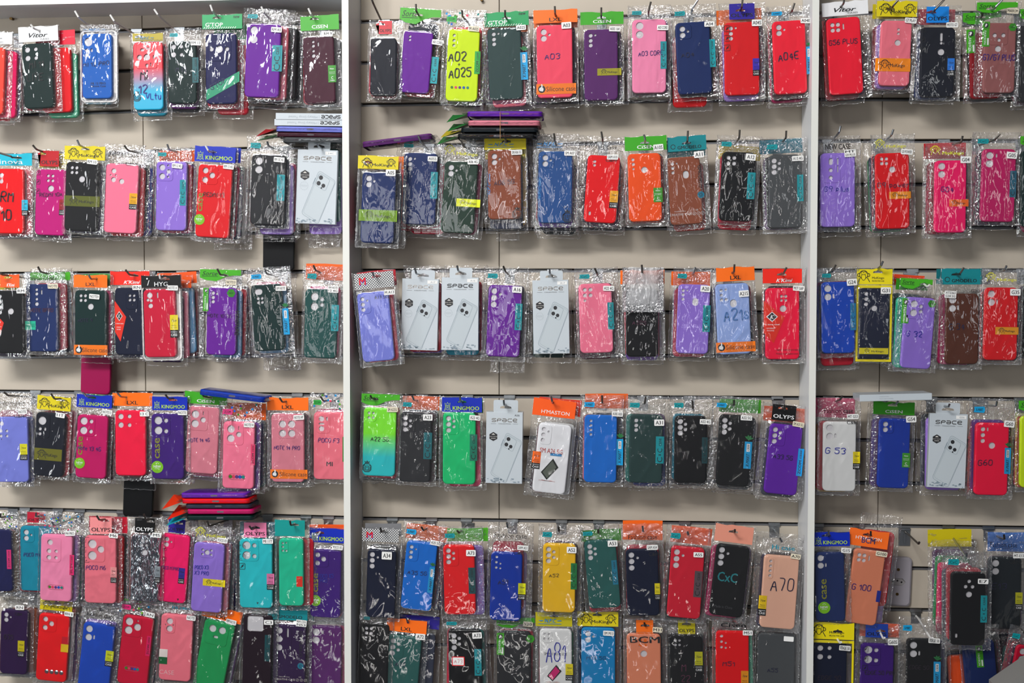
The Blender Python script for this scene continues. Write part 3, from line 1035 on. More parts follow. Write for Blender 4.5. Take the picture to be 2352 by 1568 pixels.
        for k in range(4):
            d = MB()
            px = x0 + w * (.08 + .28 * k)
            lo = ell(px, cz, h * .5, h * .5, 12)
            hi = ell(px, cz, h * .3, h * .3, 12)
            d.add([(p[0], -.0003, p[1]) for p in lo] + [(p[0], -.0016, p[1]) for p in hi],
                  [(i, (i + 1) % 12, 12 + (i + 1) % 12, 12 + i) for i in range(12)] + [tuple(range(12, 24))])
            put('metal_stud', d, STEEL, root)
    elif kind == 'diag':
        o = flat('band_label', [(x0, z0), (x1, z1 - h * .36), (x1, z1), (x0, z0 + h * .36)], plate(arg), root, y)
        sl = math.atan2(h * .64, w)
        typed(b, "G'TOP", x0 + w * .34, z0 + h * .56, h * .2, T, width=w * .52, bold=True, rot=sl)
        for k in range(0):
            typed(b, 'TPU', x0 + w * (.16 + .16 * k), z0 + h * (.17 + .105 * k), h * .1, T, width=w * .11, rot=sl)
        put('lettering', b, plate('#14305c'), o)
    elif kind == 'box':
        flat('side_label', rect(*r), plate(arg), root, y)
    elif kind == 'txt':
        t, _, c = arg.partition('/')
        typed(b, t.replace('_', ' '), cx, cz, h, y, width=w, bold=c.endswith('!'))
        put('lettering', b, {'': INK, 'w': WHITE_PRINT, 'g': mat('teal_print', '#0b7f86', .5),
                             'l': mat('light_print', '#f7b8bd', .5), 'r': mat('red_print', '#c23a3a', .5),
                             'm': mat('grey_print', '#3c3c40', .5)}[c.strip('!')], root)
    elif kind == 'vtxt':
        typed(b, arg.replace('_', ' '), cx, cz, w, y, width=h, rot=-math.pi / 2, bold=True)
        put('lettering', b, INK, root)
    elif kind == 'phonepic':
        q = MB()
        q.poly([(cx - w * .5, z0 + h * .32), (cx - w * .12, z0), (cx + w * .5, z0 + h * .62), (cx + w * .14, z1)], [], y)
        put('phone_picture', q, plate('#2c302c'), root)
        q = MB()
        q.poly([(cx - w * .4, z0 + h * .33), (cx - w * .1, z0 + h * .08), (cx + w * .38, z0 + h * .62), (cx + w * .1, z1 - h * .1)], [], T)
        put('phone_picture', q, plate('#6e746a' if not arg else arg), root)
        q = MB()
        for k in range(-3, 4):
            ribbon(q, [(cx - w * .1, z0 - h * .05), (cx - w * .1 + k * w * .16, z0 - h * (.02 + .03 * (k % 2)))], h * .012, y)
        put('splash_print', q, plate('#b03030'), root)
    elif kind == 'splash':
        q = MB()
        rr = random.Random(5)
        for k in range(16):
            a, c2 = x0 + w * rr.random(), z0 + h * rr.random()
            q.poly(ell(a, c2, w * .05, h * .05, 6), [], y)
        put('splash_print', q, plate('#7f98a6'), root)


def sticker(text, cx, cz, W, P, name='model_sticker', w=None, h=None, tilt=None):
    rr = random.Random(text + str(round(cx, 4)))
    if '~' not in text:
        text = text.replace('_', ' ')
    lines = text.split('_')
    n = max(len(t) for t in lines)
    if h is None:
        h = .0145 if n <= 4 and len(lines) == 1 and text[0] in 'AG' and (cx * 1e4) % 3 > .6 else .0115 if len(lines) == 1 else .016
        w = .0225 if n <= 4 else .0255
    tilt = rr.uniform(-.07, .09) if tilt is None else tilt
    dec = 'z'
    col = PAPER
    if text.startswith('*'):
        col = mat('cream_sticker_paper', '#e6dcc2', .5)
        lines = [t.lstrip('*') for t in lines]
    o = flat(name, rrect(-w / 2, -h / 2, w / 2, h / 2, .0016, 3), col, P['root'], -.0036)
    o.location = (cx, 0, cz)
    o.rotation_euler = (0, tilt, 0)
    b = MB()
    L = len(lines)
    for k, t in enumerate(lines):
        if t.strip('~'):
            typed(b, t.replace('~', ' '), 0, (L / 2 - .5 - k) * h * .46, h * (.58 if L == 1 else .32), -.0038,
                  width=w * (.84 if n > 3 else .74), bold=True)
    if b.v:
        put('lettering', b, INK, o)
    return o


HEADCOL = {'lxl': '#ff7c12', 'cis': '#47ad24', 'king': '#0b35b8', 'mok': '#e0cf1c', 'gtop': '#23a566', 'vitor': '#f0f0f0',
           'gmod': '#0d8f96', 'kk': '#f4321c', 'hyg': '#121214', 'm': '#9a9a9c', 'hma': '#ff6a1c', 'ino': '#19bcd2',
           'bcm': '#ff7d2e', 'kard': '#f0df17'}


def header(kind, r, P, hole):
    root = P['root']
    x0, z0, x1, z1 = r
    w, h, cx, cz = x1 - x0, z1 - z0, (x0 + x1) / 2, (z0 + z1) / 2
    kind, _, arg = kind.partition(':')
    y = .0006
    T = y - .0003
    b = MB()
    hx = min(max(hole[0], x0 + .016), x1 - .016)
    hz = min(max(hole[1], z0 + h * .5), z1 - .007)
    eu = [(hx - .011, hz - .0028), (hx + .011, hz - .0028), (hx + .0095, hz + .001), (hx + .003, hz + .0024), (hx, hz + .0046),
          (hx - .003, hz + .0024), (hx - .0095, hz + .001)]
    rr = random.Random(kind + str(round(w, 4)))

    def card(m, name='header_card', shape=None):
        if shape is None:
            n = 7
            top = [(x1 - w * k / n, z1 + (rr.uniform(-.0022, .0012) if 0 < k < n else rr.uniform(-.001, .001))) for k in range(n + 1)]
            shape = [(x0, z0), (x1, z0)] + top
        hs = [ell(hx, hz, .003, .003, 10)] if kind in ('lxl', 'vitor', 'hma') else [eu]
        return flat(name, shape, m, root, y, hs)

    if kind in HEADCOL and kind not in ('m', 'kard'):
        o = card(plate(arg if arg.startswith('#') else HEADCOL[kind]))
        if kind == 'lxl':
            typed(b, 'LXL', cx, z0 + h * .25, h * .28, T, width=w * .28, bold=True)
            put('lettering', b, INK, o)
        elif kind == 'cis':
            typed(b, 'CiSEN', cx, z0 + h * .24, h * .24, T, width=w * .42, bold=True)
            put('lettering', b, WHITE_PRINT, o)
        elif kind == 'king':
            king(b, x0 + w * .14, z0 + h * .36, h * .52, T)
            typed(b, 'KINGMOO', x0 + w * .6, z0 + h * .27, h * .27, T, width=w * .66, bold=True)
            put('lettering', b, mat('lime_print', '#b5d824', .5), o)
        elif kind == 'mok':
            monkey(b, x0 + w * .22, cz - h * .05, h * .8, T)
            if arg == 'p':
                typed(b, 'MoKingo', x0 + w * .62, z0 + h * .36, h * .2, T, width=w * .34, bold=True)
                typed(b, 'PROTECTIVE CASE', x0 + w * .62, z0 + h * .18, h * .1, T, width=w * .34, bold=True)
            else:
                monkey(b, x0 + w * .82, cz - h * .02, h * .7, T)
                typed(b, 'MoKingo', x0 + w * .6, z0 + h * .28, h * .28, T, width=w * .5, bold=True)
            put('lettering', b, INK, o)
        elif kind == 'gtop':
            typed(b, "G'TOP", x0 + w * .3, z0 + h * .3, h * .28, T, width=w * .44, bold=True)
            for k in range(15):
                ribbon(b, [(x0 + w * (.04 + .055 * k), z0 + h * .03), (x0 + w * (.07 + .055 * k), z0 + h * .13)], w * .012, T)
            put('lettering', b, WHITE_PRINT, o)
            b = MB()
            typed(b, 'new', x0 + w * .86, z1 - h * .2, h * .16, T, width=w * .15, bold=True)
            put('lettering', b, INK, o)
        elif kind == 'vitor':
            typed(b, 'Vitor', cx, z0 + h * .42, h * .3, T, width=w * .48, bold=True, italic=True)
            typed(b, 'CASES', x0 + w * .66, z0 + h * .14, h * .13, T, width=w * .22)
            put('lettering', b, INK, o)
        elif kind == 'gmod':
            typed(b, 'GMODELO', x0 + w * .56, z0 + h * .24, h * .22, T, width=w * .62, bold=True)
            ribbon(b, ell(x0 + w * .14, z0 + h * .32, h * .15, h * .15, 14), h * .04, T)
            put('lettering', b, INK, o)
        elif kind == 'kk':
            typed(b, "K'Kimi", x0 + w * .55, z0 + h * .2, h * .25, T, width=w * .42, bold=True, italic=True)
            put('lettering', b, WHITE_PRINT, o)
        elif kind == 'hyg':
            typed(b, 'HYG', cx, z0 + h * .28, h * .36, T, width=w * .34)
            ribbon(b, [(x0 + w * .16, z0 + h * .2), (x0 + w * .2, z0 + h * .6)], w * .015, T)
            b.poly(ell(x0 + w * .15, z0 + h * .74, w * .02, w * .02, 8), [], T)
            put('lettering', b, WHITE_PRINT, o)
        elif kind == 'hma':
            typed(b, "H'MASTON", x0 + w * .54, z0 + h * .26, h * .22, T, width=w * .66)
            put('lettering', b, WHITE_PRINT, o)
        elif kind == 'ino':
            typed(b, 'inova', cx, z0 + h * .3, h * .36, T, width=w * .56)
            put('lettering', b, WHITE_PRINT, o)
        elif kind == 'bcm':
            typed(b, "H'MASTON", cx, z0 + h * .5, h * .2, T, width=w * .66)
            put('lettering', b, WHITE_PRINT, o)
            b = MB()
            typed(b, 'BCM', cx, z0 + h * .38, h * .34, T - .0002, width=w * .34, bold=True)
            put('lettering', b, mat('navy_print', '#26326e', .5), o)
    elif kind == 'kard':
        o = card(plate(HEADCOL['kard']))
        monkey(b, x0 + w * .19, cz, h * .8, T)
        typed(b, 'MoKingo', x0 + w * .6, z0 + h * .4, h * .18, T, width=w * .34, bold=True)
        typed(b, 'PROTECTIVE CASE', x0 + w * .6, z0 + h * .22, h * .1, T, width=w * .34, bold=True)
        put('lettering', b, INK, o)
        W, H = P['W'], P['H']
        fb = MB()
        fo = rect(x0, -H - .006, x1, z0 - .002)
        fi = rect(x0 + .0045, -H - .001, x1 - .0045, z0 - .008)
        fb.poly(fo, [fi], -.0003)
        put('card_frame', fb, plate(HEADCOL['kard']), root)
    elif kind == 'm':
        m = mat('checker_card', '#9a9a9c', .4)
        if 'chk' not in MATS:
            nt = m.node_tree
            ck = nt.nodes.new('ShaderNodeTexChecker')
            tc = nt.nodes.new('ShaderNodeTexCoord')
            ck.inputs['Scale'].default_value = 330
            ck.inputs[1].default_value = (.75, .75, .75, 1)
            ck.inputs[2].default_value = (.05, .05, .05, 1)
            mp = nt.nodes.new('ShaderNodeMapping')
            mp.inputs['Scale'].default_value = (1, 0, 1)
            mp.inputs['Location'].default_value = (0, .0015, 0)
            nt.links.new(tc.outputs['Object'], mp.inputs[0])
            nt.links.new(mp.outputs[0], ck.inputs[0])
            nt.links.new(ck.outputs[0], nt.nodes['Principled BSDF'].inputs[0])
            MATS['chk'] = m
        o = card(m)
        typed(b, 'M', x0 + w * .2 + .0006, cz - h * .02 - .0012, h * .46, T + .0001, width=w * .17, bold=True)
        put('lettering', b, plate('#1c3bb0'), o)
        b = MB()
        typed(b, 'M', x0 + w * .2, cz, h * .46, T, width=w * .17, bold=True)
        put('lettering', b, plate('#e0101c'), o)
    elif kind == 'oly':
        bw = w * .56
        o = card(plate(arg or '#d23a44'), shape=rect(cx - bw / 2, z0, cx + bw / 2, z1))
        typed(b, 'OLYPS', cx, z0 + h * .26, h * .24, T, width=bw * .88, bold=True)
        put('lettering', b, WHITE_PRINT if arg == '#101012' else INK, o)
    elif kind == 'sorte':
        g = plate('#52b327')
        o = card(g, shape=[(x0, z1 - h * .62), (x0 + w * .15, z1 - h * .8), (x0 + w * .4, z1 - h * .86), (x0 + w * .62, z1 - h * .55),
                           (x0 + w * .8, z1 - h * .42), (x1, z1 - h * .4), (x1, z1), (x0, z1)])
        typed(b, 'Sorte', x0 + w * .24, z1 - h * .3, h * .32, T, width=w * .38, italic=True)
        ribbon(b, [(x0 + w * .05, z1 - h * .52), (x0 + w * .44, z1 - h * .52)], h * .03, T)
        put('lettering', b, INK, o)
    elif kind in ('cxc', 'xmart', 'zcom'):
        c = {'cxc': '#14a0a6', 'xmart': '#1aa9dc', 'zcom': '#35b44c'}[kind]
        if arg.startswith('#'):
            c = arg
        fx, fz, fw, fh = x0 + w * .08, z0 + h * .28, w * .26, h * .34
        sh = [(fx, fz + fh * .1), (fx + fw * .9, fz), (fx + fw, fz + fh * .5), (fx + fw * .92, fz + fh), (fx + .001, fz + fh * .95), (fx + fw * .08, fz + fh * .5)]
        o = flat('brand_flag', sh, plate(c), root, -.0012)
        typed(b, {'cxc': 'CxC', 'xmart': 'X-MART', 'zcom': 'ZCOM'}[kind], fx + fw * .5, fz + fh * .5, fh * .46, -.0014, width=fw * .62, bold=kind != 'cxc')
        put('lettering', b, INK, o)
        if kind == 'zcom' or arg == 'dots':
            for k in range(11):
                q = MB()
                q.poly(ell(x0 + w * rr.uniform(.05, .95), z0 + h * rr.uniform(.05, .95), .0028, .0028, 12), [], -.001)
                put('colour_dot', q, plate(rr.choice(DOTS + ['#2a9ad0', '#7fb83a'])), root)
    elif kind == 'dots':
        for k in range(30):
            q = MB()
            q.poly(ell(x0 + w * rr.uniform(.03, .97), z0 + h * rr.uniform(.05, .95), .0022, .0022, 10), [], -.001)
            put('colour_dot', q, plate(rr.choice(DOTS + ['#2a9ad0', '#7fb83a'])), root)
    elif kind == 'mokc':
        o = MB()
        monkey(o, x0 + w * .2, z0 + h * .5, h * .6, -.0012)
        typed(o, 'MoKingo', x0 + w * .62, z0 + h * .3, h * .24, -.0012, width=w * .5, bold=True)
        put('lettering', o, mat('yellow_print', '#d6d21a', .5), root)
    elif kind == 'fash':
        typed(b, 'Fashion case', cx, z0 + h * .42, h * .24, -.0012, width=w * .72)
        typed(b, 'PLEASE USE GOOD QUALITY', cx, z0 + h * .24, h * .08, -.0012, width=w * .5)
        put('lettering', b, INK, root)
    elif kind == 'npc':
        if arg:
            o = card(plate(arg))
        typed(b, 'N.P.C', x0 + w * .4, z0 + h * .4, h * .26, -.0012, width=w * .32, italic=True, bold=True)
        ribbon(b, [(x0 + w * .1, z0 + h * .4), (x0 + w * .2, z0 + h * .4)], h * .05, -.0012)
        ribbon(b, [(x0 + w * .6, z0 + h * .4), (x0 + w * .7, z0 + h * .4)], h * .05, -.0012)
        ribbon(b, [(x0 + w * .08, z0 + h * .18), (x0 + w * .7, z0 + h * .18)], h * .03, -.0012)
        put('lettering', b, mat('blue_print', '#0f86cc', .5), root)
    elif kind == 'hi':
        typed(b, 'Hi case', x0 + w * .6, z0 + h * .36, h * .24, -.0012, width=w * .5, bold=True)
        put('lettering', b, mat('teal_print', '#0b8fa6', .5), root)
    elif kind == 'pent':
        o = card(plate('#f2791e'), shape=[(cx - w * .2, z0 + h * .2), (cx, z0), (cx + w * .2, z0 + h * .2), (cx + w * .2, z1), (cx - w * .2, z1)])
        typed(b, 'BCM', cx, z0 + h * .35, h * .22, -.0012, width=w * .7, bold=True)
        put('lettering', b, INK, root)
    elif kind == 'tx':
        t, _, c = arg.partition('/')
        typed(b, t.replace('_', ' '), cx, cz - h * .1, h * .34, -.0012, width=w * .66, bold=True)
        put('lettering', b, INK, root)
    elif kind == 'card':
        card(plate(arg))

# ------------------------------------------------------------------ the display wall
PANEL = mat('beige_laminate', '#c7bcab', 0.5, spec=0.3, noise=0.05)
GAP = mat('dark_groove', '#15120f', 0.8)
RAIL = mat('grey_aluminium_rail', '#77787b', 0.45, 0.6)
LAM = mat('white_laminate', '#e9ebec', 0.4, spec=0.4)
LIPPING = mat('cream_edge_band', '#e6e6de', 0.4)
BAYS = {  # photo heights of the top edge of each groove at the two ends of each bay
    'L': (-60, 790, [(80, 47), (170, 142), (262, 236), (355, 331), (446, 428), (541, 527), (625, 618.5), (719, 714), (815.5, 812),
                     (894, 903), (990, 998), (1077, 1093), (1161.5, 1184.5), (1257, 1280), (1353, 1376), (1448, 1472), (1543, 1568), (1640, 1664)]),
    'M': (842, 1840, [(45.5, 26), (140, 124), (236, 223.5), (331, 319.5), (427, 418.5), (523, 518), (617, 616.5), (712, 713), (811, 813),
                      (904.5, 909.5), (998, 1006), (1094, 1103), (1186.5, 1200), (1282, 1294), (1378, 1391), (1474, 1488), (1570, 1585), (1667, 1682)]),
    'R': (1878, 2420, [(26, 25), (124, 123), (223, 223), (319, 319), (418.5, 419), (517.5, 517), (616.5, 616.5), (712.5, 713), (812.5, 814),
                       (908.5, 913), (1005, 1010.5), (1103, 1109.5), (1201, 1208.5), (1297, 1306), (1392, 1402), (1489, 1499), (1585, 1596), (1682, 1694)])}
SEAM = {'L': (329, 334), 'M': (1145.7, 1147.3), 'R': (2030, 2016)}
XB = {'L': (-1.36, -0.3217), 'M': (-0.3060, 0.7437), 'R': (0.7587, 1.34)}
GH = 0.0092

wall = put('wall_back', MB().box(-1.4, 1.4, 0.017, 0.035, -1.75, 0.16), GAP)
wall['kind'] = 'structure'


def slot_z(bay, k, X):
    xl, xr, ys = BAYS[bay]
    (X0, Z0), (X1, Z1) = at(xl, ys[k][0]), at(xr, ys[k][1])
    return Z0 + (Z1 - Z0) * (X - X0) / (X1 - X0)


def slab(X0, X1, za, zb):
    """panel between X0..X1, za/zb = functions X -> z of its lower and upper edge"""
    b = MB()
    c = .0008
    p = [(X0, za(X0)), (X1, za(X1)), (X1, zb(X1)), (X0, zb(X0))]
    q = [(X0 + c, za(X0) + c), (X1 - c, za(X1) + c), (X1 - c, zb(X1) - c), (X0 + c, zb(X0) - c)]
    b.add([(x, 0.0, z) for x, z in q] + [(x, c, z) for x, z in p] + [(x, .0168, z) for x, z in p],
          [(0, 1, 2, 3)] + [(4 + i, 4 + (i + 1) % 4, (i + 1) % 4, i) for i in range(4)]
          + [(8 + i, 8 + (i + 1) % 4, 4 + (i + 1) % 4, 4 + i) for i in range(4)])
    return b


for bay, (xa, xb) in XB.items():
    sx0 = at(SEAM[bay][0], 100)[0]
    sx1 = at(SEAM[bay][1], 1100)[0]
    sx = (sx0 + sx1) / 2
    for k in range(-1, 17):
        if k < 0:
            zb = (lambda X: 0.14)
        else:
            zb = (lambda X, k=k: slot_z(bay, k, X) - GH)
        za = (lambda X, k=k: slot_z(bay, k + 1, X))
        for X0, X1 in ((xa, sx - .0009), (sx + .0009, xb)):
            put('panel', slab(X0, X1, za, zb), PANEL, wall)
        if k >= 0:
            r = MB()
            z = [slot_z(bay, k, xa), slot_z(bay, k, xb)]
            r.add([(xa, .006, z[0] - GH), (xb, .006, z[1] - GH), (xb, .006, z[1] - GH * .45), (xa, .006, z[0] - GH * .45),
                   (xa, .0165, z[0] - GH * .4), (xb, .0165, z[1] - GH * .4)], [(0, 1, 2, 3), (3, 2, 5, 4)])
            put('slot_rail', r, RAIL, wall)

for n, (X0, X1) in enumerate(((-0.3217, -0.3060), (0.7437, 0.7587)), 1):
    t = put('trim_%d' % n, MB().box(X0, X1, -.1275, .0165, -1.75, .16), LAM)
    t['kind'] = 'structure'
    put('edge_band', MB().box(X0, X1, -.1285, -.1275, -1.75, .16), LIPPING, t)
t = put('trim_3', MB().box(-1.4, -.3217, -.119, .0165, at(0, 43)[1], at(0, 43)[1] + .018), LAM)
t['kind'] = 'structure'
put('edge_band', MB().box(-1.4, -.3217, -.120, -.119, at(0, 43)[1], at(0, 43)[1] + .018), LIPPING, t)
BRASS = mat('aged_brass', '#6b5433', 0.35, 1.0)
for px, py in ((30, 44), (645, 11), (1107, 1)):
    X, Z = at(px, py)
    s = MB().tube([(X, .001, Z), (X, -.004, Z), (X, -.011, Z - .001)], .0036, 10)
    put('shelf_pin', s, BRASS, wall)

TILE = {}
ROWN = {1: 'top', 2: 'second', 3: 'third', 4: 'fourth', 5: 'fifth', 6: 'bottom'}
BAYN = {'L': 'left', 'M': 'middle', 'R': 'right'}
ORD = ['first', 'second', 'third', 'fourth', 'fifth', 'sixth', 'seventh', 'eighth', 'ninth', 'tenth', 'eleventh', 'twelfth']


def nearest_slot(bay, X, z):
    best = None
    for k in range(17):
        s = slot_z(bay, k, X)
        if s >= z - .012:
            best = (s, k)
    return best or (slot_z(bay, 0, X), 0)


def hook(bay, row, n, pts, dtip, wire, where, bend=True):
    """pts: photo points of the wire's tip, its bend and (optional) further in; returns X and a z(depth) function"""
    tipx, tipz = at(pts[0][0], pts[0][1], dtip + .004)
    bx, bz = at(pts[1][0], pts[1][1], dtip)
    X = bx
    s, k = nearest_slot(bay, X, bz - .01)
    if s - bz > .045:
        s = bz + .02
    z0 = s - .018
    if not bend:
        z0 = s - .012
    root = empty('display_hook', (X, 0, s), 'metal hook ' + where, 'hook', 'wire hooks on the slatted wall')
    wirep = [(0, -.0025, z0 - s), (0, -.02, z0 - s + .0015 + (bz - z0) * .1), (0, -dtip + .006, bz - s - .0006),
             (0, -dtip - .0005, bz - s + .0012), (tipx - X, -dtip - .004, max(tipz - s, bz - s + .004))]
    put('wire_arm', MB().tube(wirep, .0023, 8), wire, root)
    pl = MB().box(-.0115, .0115, -.0022, -.0004, -.036, -.010, .0006)
    pl.box(-.0135, .0135, -.0035, .004, -.010, -.0065, .0004)
    pl.box(-.0135, .0135, -.0005, .0012, -.0068, -.0012)
    pl.box(-.003, .003, -.0034, -.0021, -.032, -.014, .0005)
    put('mounting_plate', pl, STEEL, root)
    return X, (lambda d: z0 + (bz - z0) * min(1, d / dtip))


